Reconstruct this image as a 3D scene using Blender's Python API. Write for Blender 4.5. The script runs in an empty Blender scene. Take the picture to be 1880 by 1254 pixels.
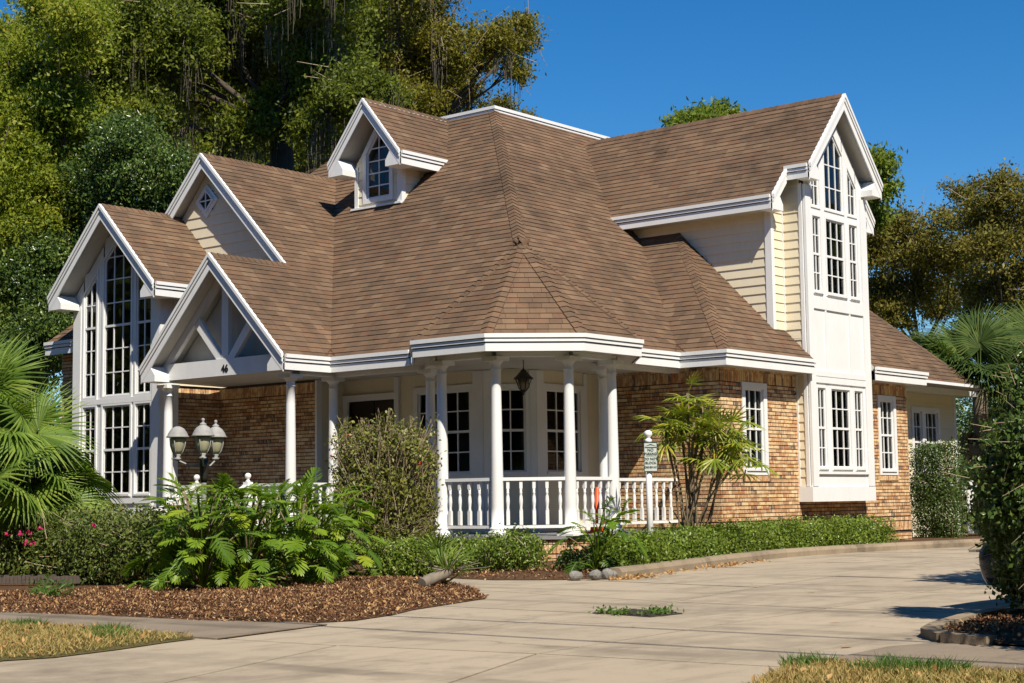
import bpy, bmesh, math, random
import numpy as np
from mathutils import Vector, Matrix

SC = bpy.context.scene
COL = SC.collection
rng = np.random.default_rng(7)
random.seed(7)
R = math.radians

# ------------------------------------------------------------------ camera
FPX, PIT, ROLL, YAW, EYE = 2953.2327, .0984397922, -.0133958122, .69247981, 0.96
fwd = Vector((math.cos(YAW)*math.cos(PIT), math.sin(YAW)*math.cos(PIT), math.sin(PIT)))
rt0 = Vector((math.sin(YAW), -math.cos(YAW), 0)); up0 = rt0.cross(fwd)
rgt = math.cos(ROLL)*rt0 + math.sin(ROLL)*up0
upv = -math.sin(ROLL)*rt0 + math.cos(ROLL)*up0
cd = bpy.data.cameras.new('camera'); cam = bpy.data.objects.new('camera', cd); COL.objects.link(cam)
m3 = Matrix((rgt, upv, -fwd)).transposed()
cam.matrix_world = Matrix.Translation((0, 0, EYE)) @ m3.to_4x4()
cd.sensor_width = 36; cd.lens = FPX/1880*36; cd.clip_end = 3000; cd.clip_start = .1
SC.camera = cam

# ------------------------------------------------------------------ light
SUN = Vector((-math.sin(R(26.8))*math.cos(R(49.3)), -math.cos(R(26.8))*math.cos(R(49.3)), math.sin(R(49.3))))
w = bpy.data.worlds.new('World'); SC.world = w; w.use_nodes = True
wn = w.node_tree.nodes; wl = w.node_tree.links
sky = wn.new('ShaderNodeTexSky'); sky.sky_type = 'NISHITA'; sky.sun_disc = False
sky.sun_elevation = R(49.3); sky.sun_rotation = R(206.8); sky.altitude = 600
sky.air_density = 1.0; sky.dust_density = 0.0; sky.ozone_density = 6.0
hs = wn.new('ShaderNodeHueSaturation'); hs.inputs['Saturation'].default_value = 1.3      # polarised, saturated rendering of the whole sky
wl.new(sky.outputs[0], hs.inputs['Color']); wl.new(hs.outputs[0], wn['Background'].inputs[0]); wn['Background'].inputs[1].default_value = .088
ld = bpy.data.lights.new('sun', 'SUN'); lo = bpy.data.objects.new('sun', ld); COL.objects.link(lo)
ld.energy = 5.0; ld.angle = R(.53); ld.color = (1, .92, .79)
lo.rotation_euler = SUN.to_track_quat('Z', 'Y').to_euler()
SC.view_settings.view_transform = 'Standard'; SC.view_settings.look = 'None'
SC.view_settings.exposure = .40; SC.view_settings.gamma = 1
SC.cycles.max_bounces = 8; SC.cycles.diffuse_bounces = 2; SC.cycles.transparent_max_bounces = 12

def at(px, py, d):
    """world point d metres along the view axis through a photograph pixel"""
    v = fwd + rgt*((px-940)/FPX) - upv*((py-627)/FPX)
    return Vector((0, 0, EYE)) + v*d

# ------------------------------------------------------------------ materials
class NT:
    def __init__(s, name):
        s.m = bpy.data.materials.new(name); s.m.use_nodes = True
        s.t = s.m.node_tree; s.n = s.t.nodes; s.l = s.t.links
        s.b = s.n['Principled BSDF']
    def new(s, t, **k):
        n = s.n.new(t)
        for a, v in k.items(): setattr(n, a, v)
        return n
    def set(s, sock, v):
        if hasattr(v, 'is_output'): s.l.new(v, sock)
        else: sock.default_value = v
    def coord(s, scale=1, obj=False):
        g = s.new('ShaderNodeTexCoord') if obj else s.new('ShaderNodeNewGeometry')
        o = g.outputs['Object'] if obj else g.outputs['Position']
        if scale == 1: return o
        v = s.new('ShaderNodeVectorMath', operation='MULTIPLY'); s.l.new(o, v.inputs[0])
        v.inputs[1].default_value = scale if hasattr(scale, '__len__') else (scale,)*3
        return v.outputs[0]
    def noise(s, scale, detail=3, rough=.6, co=None):
        n = s.new('ShaderNodeTexNoise'); n.inputs['Scale'].default_value = scale
        n.inputs['Detail'].default_value = detail; n.inputs['Roughness'].default_value = rough
        s.l.new(co if co is not None else s.coord(), n.inputs['Vector']); return n.outputs['Fac']
    def math(s, op, a, b=0.):
        n = s.new('ShaderNodeMath', operation=op); s.set(n.inputs[0], a); s.set(n.inputs[1], b); return n.outputs[0]
    def ramp(s, fac, stops, interp='LINEAR'):
        n = s.new('ShaderNodeValToRGB'); n.color_ramp.interpolation = interp
        e = n.color_ramp.elements
        while len(e) < len(stops): e.new(.5)
        for x, (p, c) in zip(e, stops): x.position = p; x.color = tuple(c)+(1,) if len(c) == 3 else c
        s.l.new(fac, n.inputs[0]); return n.outputs[0]
    def mix(s, f, a, b, blend='MIX'):
        n = s.new('ShaderNodeMix', data_type='RGBA', blend_type=blend)
        s.set(n.inputs[0], f)
        for k, v in ((6, a), (7, b)):
            s.set(n.inputs[k], v if hasattr(v, 'is_output') else tuple(v)+(1,))
        return n.outputs[2]
    def rnd(s):
        a = s.new('ShaderNodeObjectInfo').outputs['Random']; b = s.new('ShaderNodeNewGeometry').outputs['Random Per Island']
        return s.math('FRACT', s.math('ADD', a, b))
    def bump(s, h, dist=.01, strength=1.):
        n = s.new('ShaderNodeBump'); n.inputs['Distance'].default_value = dist; n.inputs['Strength'].default_value = strength
        s.l.new(h, n.inputs['Height']); s.l.new(n.outputs[0], s.b.inputs['Normal'])
    def out(s, col, rough=.6, spec=.4, **k):
        s.set(s.b.inputs['Base Color'], col if hasattr(col, 'is_output') else tuple(col)+(1,))
        s.set(s.b.inputs['Roughness'], rough); s.b.inputs['Specular IOR Level'].default_value = spec
        for a, v in k.items(): s.set(s.b.inputs[a], v)
        return s.m

def m_paint(name, c, var=.06, rough=.5):
    t = NT(name); n = t.noise(1.3, 4); n2 = t.noise(9., 4, .7, t.coord((1, 1, .25)))
    f = t.ramp(t.math('MULTIPLY', n, n2), [(.12, tuple(x*(1-var*2.2) for x in c)), (.34, c)])
    t.bump(t.noise(40, 2), .002, .3)
    return t.out(f, rough, .35)
def m_plain(name, c, rough=.5, metal=0., var=.25):
    t = NT(name); f = t.mix(t.noise(14, 4), [x*(1-var) for x in c], [min(1, x*(1+var)) for x in c])
    return t.out(f, rough, .5, Metallic=metal)
def m_leaf(name, stops, rough=.45, transl=.35, spec=.35, tcol=None):
    t = NT(name); r = t.rnd(); big = t.noise(.55, 2)
    f = t.math('ADD', t.math('MULTIPLY', r, .62), t.math('MULTIPLY', t.math('SUBTRACT', big, .2), .62))
    c = t.ramp(f, stops); t.out(c, rough, spec)
    tr = t.new('ShaderNodeBsdfTranslucent'); t.l.new(t.mix(1., c, tcol or (1.0, 1.0, .55), 'MULTIPLY'), tr.inputs[0])
    mx = t.new('ShaderNodeMixShader'); mx.inputs[0].default_value = transl
    t.l.new(t.b.outputs[0], mx.inputs[1]); t.l.new(tr.outputs[0], mx.inputs[2])
    t.l.new(mx.outputs[0], t.n['Material Output'].inputs[0]); return t.m

MT = {}
MT['white'] = m_paint('white_paint', (.80, .80, .78), .03)
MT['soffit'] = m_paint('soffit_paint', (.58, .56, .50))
MT['cream'] = m_paint('cream_paint', (.77, .685, .50), .03, .55)
def mk_soffit_board():
    t = NT('soffit_beadboard'); c = t.coord()
    wv = t.new('ShaderNodeTexWave', bands_direction='X', wave_profile='SAW'); wv.inputs['Scale'].default_value = 1.6; t.l.new(c, wv.inputs[0])
    wv2 = t.new('ShaderNodeTexWave', bands_direction='Y', wave_profile='SAW'); wv2.inputs['Scale'].default_value = 1.6; t.l.new(c, wv2.inputs[0])
    t.bump(wv.outputs['Fac'], .02, .6)
    return t.out((.66, .65, .6), .6)
MT['beadboard'] = mk_soffit_board()
def mk_brick(name, far=False):
    t = NT(name); r = t.rnd()
    base = t.ramp(r, [(0, (.72, .50, .25)), (.18, (.76, .56, .31)), (.28, (.50, .25, .10)), (.38, (.72, .52, .28)), (.52, (.46, .18, .08)), (.60, (.70, .50, .28)), (.74, (.29, .165, .105)), (.86, (.62, .38, .19)), (.94, (.24, .155, .11)), (1., (.13, .095, .08))])
    n = t.noise(11, 3, .6); n2 = t.noise(23, 2, .5, t.coord((1, 1, .35)))
    c = t.mix(t.ramp(n, [(.50, (0, 0, 0)), (.62, (.75, .75, .75))]), base, (.50, .21, .075))
    c = t.mix(t.ramp(n2, [(.52, (0, 0, 0)), (.66, (.6, .6, .6))]), c, (.84, .68, .43))
    c = t.mix(t.ramp(t.noise(37, 3, .7), [(.60, (0, 0, 0)), (.74, (.7, .7, .7))]), c, (.16, .11, .085))
    t.bump(t.noise(70, 4), .006, .8)
    return t.out(c, .85, .2)
MT['brick'] = mk_brick('clay_brick')
MT['shadebrick'] = m_plain('shade_tinted_edging', (.11, .085, .07), .95, 0, .5)  # edging brick darkened to hold the shade it stands in
MT['mortar'] = m_plain('raked_mortar', (.085, .066, .05), .95)
def mk_shingle():
    t = NT('asphalt_shingle'); r = t.rnd()
    c = t.ramp(r, [(0, (.150, .094, .060)), (.16, (.110, .070, .047)), (.34, (.176, .112, .070)), (.5, (.150, .080, .049)), (.66, (.200, .132, .083)), (.82, (.116, .075, .051)), (1, (.160, .096, .060))])
    big = t.noise(.5, 4, .65); streak = t.noise(2.6, 4, .65, t.coord((1, 1, .10)))
    d = t.ramp(t.math('ADD', t.math('MULTIPLY', big, .6), t.math('MULTIPLY', streak, .4)), [(.33, (.36, .37, .38)), (.45, (.74, .74, .73)), (.6, (1.05, 1.03, .98))])
    c = t.mix(1., c, d, 'MULTIPLY')
    g = t.noise(160, 2, .8)
    c = t.mix(t.ramp(g, [(.4, (0, 0, 0)), (.7, (.4, .4, .4))]), c, (.30, .21, .14))
    t.bump(g, .004, .6)
    return t.out(c, .92, .12)
MT['shingle'] = mk_shingle()
MT['flash'] = m_plain('bronze_flashing', (.20, .09, .05), .5, .5)
MT['gap_shadow'] = m_plain('painted_gap_shadow', (.04, .045, .055), .7)  # dark backing that paints the shadow lines between the fascia bands
def mk_glass():
    t = NT('window_glass')
    tr = t.new('ShaderNodeBsdfTransparent'); tr.inputs[0].default_value = (.5, .53, .54, 1)
    gl = t.new('ShaderNodeBsdfGlossy'); gl.inputs['Roughness'].default_value = .015; gl.inputs[0].default_value = (.85, .9, .95, 1)
    fr = t.new('ShaderNodeFresnel'); fr.inputs[0].default_value = 1.52
    bm = t.new('ShaderNodeBump'); bm.inputs['Distance'].default_value = .004; bm.inputs['Strength'].default_value = .25
    t.l.new(t.noise(1.7, 1), bm.inputs['Height']); t.l.new(bm.outputs[0], gl.inputs['Normal'])
    mx = t.new('ShaderNodeMixShader'); t.l.new(t.math('MULTIPLY', fr.outputs[0], 1.0), mx.inputs[0])
    t.l.new(tr.outputs[0], mx.inputs[1]); t.l.new(gl.outputs[0], mx.inputs[2])
    t.l.new(mx.outputs[0], t.n['Material Output'].inputs[0]); return t.m
MT['glass'] = mk_glass()
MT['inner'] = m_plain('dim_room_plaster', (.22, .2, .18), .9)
MT['blind'] = m_plain('window_blind', (.34, .35, .37), .7)
MT['curtain'] = m_plain('taupe_curtain', (.26, .22, .19), .9)
MT['door'] = m_plain('dark_wood_door', (.028, .018, .013), .35)
MT['slate'] = m_plain('grey_slate', (.20, .205, .21), .7)
MT['black'] = m_plain('black_number', (.01, .01, .01), .5)
MT['lantern'] = m_plain('dark_bronze', (.03, .027, .022), .45, .3)
MT['pewter'] = m_plain('weathered_grey_metal', (.30, .295, .28), .75, .0, .4)
MT['frost'] = m_plain('frosted_glass', (.36, .34, .22), .3, 0, .12)
MT['amber'] = m_plain('smoked_lantern_glass', (.20, .16, .11), .3, 0, .1)
MT['signgreen'] = m_plain('dark_green_ink', (.02, .06, .05), .5)
MT['signface'] = m_plain('pale_sign_face', (.52, .56, .51), .5, 0, .05)
MT['orange'] = m_plain('orange_plastic', (.85, .09, .012), .5, 0, .08)
MT['carpaint'] = m_plain('dark_blue_car_paint', (.02, .026, .042), .16, .35, .1)
MT['rubber'] = m_plain('tyre_rubber', (.02, .02, .02), .8)
MT['chrome'] = m_plain('chrome_strip', (.7, .66, .55), .25, .9, .05)
MT['bark'] = m_plain('oak_bark', (.075, .058, .042), .95, 0, .55)
MT['twig'] = m_plain('dry_twig', (.34, .26, .17), .9, 0, .35)
MT['cane'] = m_plain('palm_cane', (.16, .12, .07), .85, 0, .5)
MT['palmtrunk'] = m_plain('palm_trunk_bark', (.20, .165, .125), .95, 0, .5)
MT['stone'] = m_plain('rough_stone', (.20, .19, .17), .9, 0, .75)
MT['iron'] = m_plain('rusty_drain_iron', (.05, .038, .03), .8, .2)
def mk_concrete(name, c, dark=.72):
    t = NT(name); r = t.new('ShaderNodeObjectInfo').outputs['Random']
    n = t.noise(.45, 5, .65); n2 = t.noise(3.2, 5, .7)
    f = t.math('ADD', t.math('MULTIPLY', n, .6), t.math('MULTIPLY', n2, .4))
    col = t.ramp(f, [(.32, tuple(x*dark for x in c)), (.5, c), (.72, tuple(x*1.1 for x in c))])
    st = t.noise(1.1, 6, .72, t.coord((.35, 1.9, 1)))
    col = t.mix(t.ramp(st, [(.50, (0, 0, 0)), (.68, (.7, .7, .7))]), col, tuple(x*.52 for x in c))
    pit = t.noise(24, 4, .8)
    col = t.mix(t.ramp(pit, [(.61, (0, 0, 0)), (.72, (.8, .8, .8))]), col, tuple(x*.36 for x in c))
    col = t.mix(t.math('MULTIPLY', r, .28), col, tuple(x*.72 for x in c))
    wv = t.new('ShaderNodeTexWave', bands_direction='X', wave_profile='SIN'); wv.inputs['Scale'].default_value = .17; wv.inputs['Distortion'].default_value = 3.2; wv.inputs['Detail'].default_value = 2; wv.inputs['Detail Scale'].default_value = .35
    t.l.new(t.coord(), wv.inputs[0]); tm = t.math('MULTIPLY', t.ramp(wv.outputs['Fac'], [(.93, (0, 0, 0)), (.985, (1, 1, 1))]), t.ramp(t.noise(.8, 4, .7), [(.42, (0, 0, 0)), (.62, (.75, .75, .75))]))
    col = t.mix(tm, col, tuple(x*.42 for x in c))
    vo = t.new('ShaderNodeTexVoronoi', feature='DISTANCE_TO_EDGE'); vo.inputs['Scale'].default_value = .33; dn = t.new('ShaderNodeTexNoise'); dn.inputs['Scale'].default_value = 1.6; dn.inputs['Detail'].default_value = 5; t.l.new(t.coord(), dn.inputs['Vector'])
    va = t.new('ShaderNodeVectorMath', operation='MULTIPLY_ADD'); t.l.new(dn.outputs['Color'], va.inputs[0]); va.inputs[1].default_value = (.9, .9, 0); t.l.new(t.coord(), va.inputs[2]); t.l.new(va.outputs[0], vo.inputs['Vector'])
    ck = t.math('MULTIPLY', t.ramp(vo.outputs['Distance'], [(.0, (1, 1, 1)), (.007, (0, 0, 0))]), t.ramp(t.noise(.23, 2), [(.52, (0, 0, 0)), (.58, (.5, .5, .5))]))
    col = t.mix(ck, col, tuple(x*.3 for x in c))
    oil = t.ramp(t.noise(2.3, 2, .5), [(.70, (0, 0, 0)), (.78, (.6, .6, .6))]); col = t.mix(oil, col, tuple(x*.5 for x in c))
    t.bump(t.noise(60, 4, .7), .006, .7)
    return t.out(col, .88, .25)
MT['concrete'] = mk_concrete('worn_concrete', (.415, .34, .245), .48)
MT['walkconc'] = mk_concrete('grey_sidewalk_concrete', (.25, .20, .145), .66)
MT['kerb'] = mk_concrete('stained_kerb_concrete', (.30, .235, .16), .45)
def mk_soil(name, a, b, s=7):
    t = NT(name); c = t.mix(t.noise(s, 6, .75), a, b); c = t.mix(t.ramp(t.noise(.35, 3), [(.4, (0, 0, 0)), (.65, (.5, .5, .5))]), c, b)
    t.bump(t.noise(30, 5, .8), .03, 1.); return t.out(c, .95, .1)
MT['soil'] = mk_soil('leaf_mould_soil', (.05, .03, .02), (.17, .095, .05), 16)
MT['lawn'] = mk_soil('dry_lawn_ground', (.20, .145, .06), (.09, .10, .035))
MT['asphalt'] = mk_soil('street_asphalt', (.045, .045, .045), (.07, .07, .068), 30)
def mk_chip():
    t = NT('bark_chip'); c = t.ramp(t.rnd(), [(0, (.06, .03, .018)), (.4, (.15, .068, .035)), (.65, (.26, .13, .06)), (.85, (.38, .23, .115)), (1, (.5, .36, .2))])
    return t.out(c, .9, .15)
MT['chip'] = mk_chip()
MT['deadleaf'] = m_leaf('dead_leaf', [(0, (.30, .15, .05)), (.5, (.48, .28, .11)), (1, (.62, .42, .2))], .7, .2, .2, (1, .8, .5))
MT['grass'] = m_leaf('grass_blade', [(0, (.36, .25, .09)), (.5, (.50, .36, .14)), (.72, (.27, .25, .07)), (1, (.13, .19, .035))], .6, .3, .25)
MT['weed'] = m_leaf('green_weed', [(0, (.05, .12, .02)), (1, (.16, .26, .05))], .5, .35)
MT['oak'] = m_leaf('oak_leaf', [(.1, (.06, .085, .012)), (.42, (.14, .185, .022)), (.7, (.25, .29, .032)), (.88, (.36, .36, .045)), (1, (.33, .24, .05))], .5, .5)
MT['oakolive'] = m_leaf('olive_oak_leaf', [(.1, (.085, .085, .014)), (.4, (.20, .18, .022)), (.66, (.31, .265, .026)), (.85, (.26, .30, .035)), (1, (.40, .27, .04))], .5, .5)
MT['spring'] = m_leaf('spring_leaf', [(.1, (.10, .15, .016)), (.4, (.22, .29, .026)), (.7, (.36, .40, .036)), (.88, (.44, .36, .05)), (1, (.46, .27, .06))], .45, .5)
MT['dkleaf'] = m_leaf('glossy_evergreen_leaf', [(.1, (0.030, 0.061, 0.016)), (.5, (0.074, 0.128, 0.024)), (.8, (0.149, 0.216, 0.038)), (1, (0.257, 0.297, 0.061))], .3, .2, .5)
MT['rightoak'] = m_leaf('brown_green_oak_leaf', [(.1, (.09, .092, .018)), (.45, (.185, .17, .028)), (.75, (.28, .235, .036)), (1, (.30, .20, .04))], .5, .42)
MT['bright'] = m_leaf('bright_green_leaf', [(.1, (.09, .14, .016)), (.5, (.19, .26, .026)), (1, (.33, .36, .04))], .45, .45)
MT['azalea'] = m_leaf('azalea_leaf', [(.1, (.045, .075, .016)), (.45, (.11, .155, .03)), (.75, (.18, .215, .045)), (1, (.28, .19, .06))], .45, .3)
MT['boxwood'] = m_leaf('boxwood_leaf', [(.1, (.075, .12, .016)), (.5, (.17, .25, .032)), (1, (.34, .42, .07))], .35, .35, .4)
MT['hibiscus'] = m_leaf('hibiscus_leaf', [(.1, (0.075, 0.100, 0.020)), (.5, (0.181, 0.206, 0.037)), (1, (0.375, 0.350, 0.069))], .4, .35)
MT['clip'] = m_leaf('clipped_hedge_leaf', [(.1, (0.036, 0.072, 0.017)), (.5, (0.084, 0.144, 0.030)), (1, (0.180, 0.240, 0.054))], .35, .25, .45)
MT['philo'] = m_leaf('philodendron_leaf', [(.1, (.065, .135, .014)), (.45, (.145, .26, .022)), (.75, (.26, .38, .03)), (.92, (.44, .48, .034)), (1, (.62, .46, .034))], .4, .45, .35, (1., 1., .35))
MT['fan'] = m_leaf('fan_palm_leaf', [(.1, (.075, .14, .02)), (.5, (.17, .27, .04)), (1, (.36, .43, .085))], .45, .4, .3)
MT['ladypalm'] = m_leaf('lady_palm_leaf', [(.1, (.12, .19, .022)), (.5, (.27, .35, .036)), (.85, (.48, .46, .05)), (1, (.58, .38, .09))], .38, .4, .4)
MT['cabbage'] = m_leaf('cabbage_palm_leaf', [(.1, (.035, .07, .016)), (.5, (.085, .135, .032)), (1, (.18, .22, .05))], .6, .3, .15)
MT['deadfrond'] = m_leaf('dead_palm_frond', [(0, (.22, .15, .08)), (1, (.42, .31, .18))], .8, .2)
MT['moss'] = m_leaf('hanging_moss', [(0, (.12, .10, .07)), (1, (.27, .235, .18))], .9, .3, .1, (1, .95, .85))
MT['petal'] = m_leaf('pink_petal', [(0, (.6, .02, .12)), (1, (.8, .05, .25))], .5, .3, .3, (1, .6, .7))
MT['redpetal'] = m_leaf('red_petal', [(0, (.7, .03, .03)), (1, (.85, .06, .05))], .5, .3, .3, (1, .5, .5))

# ------------------------------------------------------------------ mesh helpers
def link(o, parent=None, kind=None, label=None, cat=None, group=None):
    COL.objects.link(o)
    if parent is not None:
        o.parent = parent
        if parent.type == 'EMPTY': o.matrix_parent_inverse = Matrix.Translation(-parent.location)
    if kind: o['kind'] = kind
    if label: o['label'] = label
    if cat: o['category'] = cat
    if group: o['group'] = group
    return o
def thing(name, loc, label, cat, group=None):
    o = bpy.data.objects.new(name, None); o.location = loc; o.empty_display_size = .2
    return link(o, None, None, label, cat, group)

class MB:
    def __init__(s): s.v = []; s.f = []; s.mi = []; s.cur = 0; s.sm = []
    def face(s, idx, smooth=False): s.f.append(tuple(idx)); s.mi.append(s.cur); s.sm.append(smooth)
    def poly(s, pts): 
        b = len(s.v); s.v += [tuple(p) for p in pts]; s.face(range(b, b+len(pts)))
    def hexa(s, p):   # 8 points: bottom 4 (ccw) top 4
        b = len(s.v); s.v += [tuple(x) for x in p]
        for q in ((0, 3, 2, 1), (4, 5, 6, 7), (0, 1, 5, 4), (1, 2, 6, 5), (2, 3, 7, 6), (3, 0, 4, 7)): s.face([b+i for i in q])
    def box(s, x0, x1, y0, y1, z0, z1):
        s.hexa([(x0, y0, z0), (x1, y0, z0), (x1, y1, z0), (x0, y1, z0), (x0, y0, z1), (x1, y0, z1), (x1, y1, z1), (x0, y1, z1)])
    def fbox(s, F, a0, a1, b0, b1, c0, c1):
        s.hexa([F(a0, b0, c0), F(a1, b0, c0), F(a1, b0, c1), F(a0, b0, c1), F(a0, b1, c0), F(a1, b1, c0), F(a1, b1, c1), F(a0, b1, c1)])
    def prism(s, F, poly, c0, c1):
        n = len(poly); b = len(s.v)
        s.v += [tuple(F(a, bb, c0)) for a, bb in poly] + [tuple(F(a, bb, c1)) for a, bb in poly]
        s.face(range(b+n-1, b-1, -1)); s.face(range(b+n, b+2*n))
        for i in range(n): j = (i+1) % n; s.face([b+i, b+j, b+n+j, b+n+i])
    def bar(s, p, q, wu, wv, up=(0, 0, 1)):
        p = Vector(p); q = Vector(q); d = (q-p).normalized(); u = d.cross(Vector(up))
        if u.length < 1e-4: u = d.cross(Vector((1, 0, 0)))
        u.normalize(); v = u.cross(d)
        pts = []
        for e in (p, q):
            for a, b in ((-1, -1), (1, -1), (1, 1), (-1, 1)): pts.append(e+u*a*wu/2+v*b*wv/2)
        s.hexa(pts)
    def tube(s, path, rad, n=8, cap=True):
        path = [Vector(p) for p in path]; rings = []
        ref = Vector((.3, .2, 1)).normalized()
        for i, p in enumerate(path):
            d = (path[min(i+1, len(path)-1)]-path[max(i-1, 0)]).normalized()
            u = d.cross(ref)
            if u.length < .05: u = d.cross(Vector((1, 0, 0)))
            u.normalize(); v = d.cross(u); r = rad[i] if hasattr(rad, '__len__') else rad
            b = len(s.v)
            for k in range(n):
                t = 2*math.pi*k/n; s.v.append(tuple(p+u*math.cos(t)*r+v*math.sin(t)*r))
            rings.append(b)
        for a, b in zip(rings, rings[1:]):
            for k in range(n): s.face([a+k, a+(k+1) % n, b+(k+1) % n, b+k], True)
        if cap:
            s.face([rings[0]+k for k in range(n)][::-1]); s.face([rings[-1]+k for k in range(n)])
    def lathe(s, c, prof, n=20, sq=False):
        c = Vector(c); rings = []
        for r, z in prof:
            b = len(s.v)
            for k in range(n):
                t = 2*math.pi*k/n; s.v.append((c.x+r*math.cos(t), c.y+r*math.sin(t), c.z+z))
            rings.append(b)
        for a, b in zip(rings, rings[1:]):
            for k in range(n): s.face([a+k, a+(k+1) % n, b+(k+1) % n, b+k], True)
        s.face([rings[0]+k for k in range(n)][::-1]); s.face([rings[-1]+k for k in range(n)])
    def mesh(s, name, mats):
        me = bpy.data.meshes.new(name); me.from_pydata(s.v, [], s.f)
        for m in (mats if isinstance(mats, (list, tuple)) else [mats]): me.materials.append(MT[m])
        me.polygons.foreach_set('material_index', s.mi); me.polygons.foreach_set('use_smooth', s.sm)
        me.update(); return me
    def build(s, name, mats, parent=None, **k):
        return link(bpy.data.objects.new(name, s.mesh(name, mats)), parent, **k)

def frame(o, u, v):
    o = Vector(o); u = Vector(u).normalized(); v = Vector(v).normalized(); n = u.cross(v)
    f = lambda a, b, c=0.: o+u*a+v*b+n*c
    f.o, f.u, f.v, f.n = o, u, v, n
    return f
# wall frames: facing -X -> a runs along -Y ; facing -Y -> a runs along +X ; b = z
def FX(x): return frame((x, 0, 0), (0, -1, 0), (0, 0, 1))     # a = -Y
def FY(y): return frame((0, y, 0), (1, 0, 0), (0, 0, 1))      # a = X

def clip_half(P, nx, ny, d):
    out = []; n = len(P)
    for i in range(n):
        p, q = P[i], P[(i+1) % n]; sp = nx*p[0]+ny*p[1]-d; sq = nx*q[0]+ny*q[1]-d
        if sp <= 0: out.append(p)
        if (sp < 0 < sq) or (sq < 0 < sp):
            t = sp/(sp-sq); out.append((p[0]+(q[0]-p[0])*t, p[1]+(q[1]-p[1])*t))
    return out
def clip_rect(P, a0, a1, b0, b1):
    for h in ((-1, 0, -a0), (1, 0, a1), (0, -1, -b0), (0, 1, b1)):
        if len(P) < 3: return []
        P = clip_half(P, *h)
    Q = []
    for p in P:
        if not Q or abs(p[0]-Q[-1][0])+abs(p[1]-Q[-1][1]) > 1e-5: Q.append(p)
    if len(Q) > 1 and abs(Q[0][0]-Q[-1][0])+abs(Q[0][1]-Q[-1][1]) < 1e-5: Q.pop()
    return Q if len(Q) > 2 else []
def area(P): return .5*sum(P[i][0]*P[(i+1) % len(P)][1]-P[(i+1) % len(P)][0]*P[i][1] for i in range(len(P)))
def ccw(P): return P if area(P) > 0 else P[::-1]
def clip_convex(P, O):
    O = ccw(O)
    for i in range(len(O)):
        if len(P) < 3: return []
        p, q = O[i], O[(i+1) % len(O)]; nx, ny = q[1]-p[1], -(q[0]-p[0]); P = clip_half(P, nx, ny, nx*p[0]+ny*p[1])
    return P if len(P) > 2 and abs(area(P)) > 1e-6 else []

def lapped(mb, F, P, b0, b1, cb, ct, base=-.02):
    """one lapped piece: bottom edge stands cb proud, top edge ct"""
    n = len(P); i0 = len(mb.v); P = ccw(P)
    for a, b in P:
        t = (b-b0)/(b1-b0); mb.v.append(tuple(F(a, b, cb+(ct-cb)*t)))
    for a, b in P: mb.v.append(tuple(F(a, b, base)))
    mb.face(range(i0, i0+n))
    for i in range(n):
        j = (i+1) % n; mb.face([i0+j, i0+i, i0+n+i, i0+n+j])

# ------------------------------------------------------------------ numpy foliage
def np_mesh(name, V, Fq, mat):
    me = bpy.data.meshes.new(name); n = len(V); k = Fq.shape[1]; m = len(Fq)
    me.vertices.add(n); me.vertices.foreach_set('co', np.ascontiguousarray(V, np.float32).ravel())
    me.loops.add(m*k); me.loops.foreach_set('vertex_index', np.ascontiguousarray(Fq, np.int32).ravel())
    me.polygons.add(m); me.polygons.foreach_set('loop_start', np.arange(0, m*k, k, dtype=np.int32))
    me.materials.append(MT[mat]); me.update(calc_edges=True); return me
def unit(v): return v/np.maximum(np.linalg.norm(v, axis=1, keepdims=True), 1e-6)
def leaf_arrays(P, L, W, up=.4, out=None, droop=.0, fold=.18):
    n = len(P); nr = rng.normal(size=(n, 3)); nr = unit(nr); nr[:, 2] = nr[:, 2]*(1-up)+up*np.abs(nr[:, 2])+up*.3
    if out is not None: nr = nr+out*.7
    nr = unit(nr); d = rng.normal(size=(n, 3)); d[:, 2] -= droop; d = unit(d-nr*(d*nr).sum(1, keepdims=True)); s = np.cross(nr, d)
    l = (L*(.65+.7*rng.random(n)))[:, None]; ww = (W*(.7+.6*rng.random(n)))[:, None]
    V = np.stack([P, P+d*l*.45+s*ww*.5+nr*ww*fold, P+d*l, P+d*l*.45-s*ww*.5+nr*ww*fold], 1).reshape(-1, 3)
    i = np.arange(n)[:, None]*4
    return V, np.concatenate([i+np.array([[0, 1, 2]]), i+np.array([[0, 2, 3]])], 0)
def leaves(name, P, L, W, mat, parent, up=.4, out=None, droop=0., **k):
    V, Fq = leaf_arrays(np.asarray(P, float), L, W, up, out, droop)
    return link(bpy.data.objects.new(name, np_mesh(name, V, Fq, mat)), parent, **k)
def sticks(P, D, r, mat_name, name, parent, **k):
    """thin 3-sided sticks from P along D"""
    n = len(P); d = unit(D); u = unit(np.cross(d, np.array([.31, .2, 1.]))); v = np.cross(d, u); V = []
    rr = np.broadcast_to(r, n)[:, None]
    for e, s in ((0, 1.), (1, .6)):
        for t in (0, 2.09, 4.19): V.append(P+D*e+(u*math.cos(t)+v*math.sin(t))*rr*s)
    V = np.stack(V, 1).reshape(-1, 3); i = np.arange(n)[:, None]*6
    Fq = np.concatenate([i+np.array([[a, (a+1) % 3, 3+(a+1) % 3, 3+a]]) for a in range(3)], 0)
    return link(bpy.data.objects.new(name, np_mesh(name, V, Fq, mat_name)), parent, **k)
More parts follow.
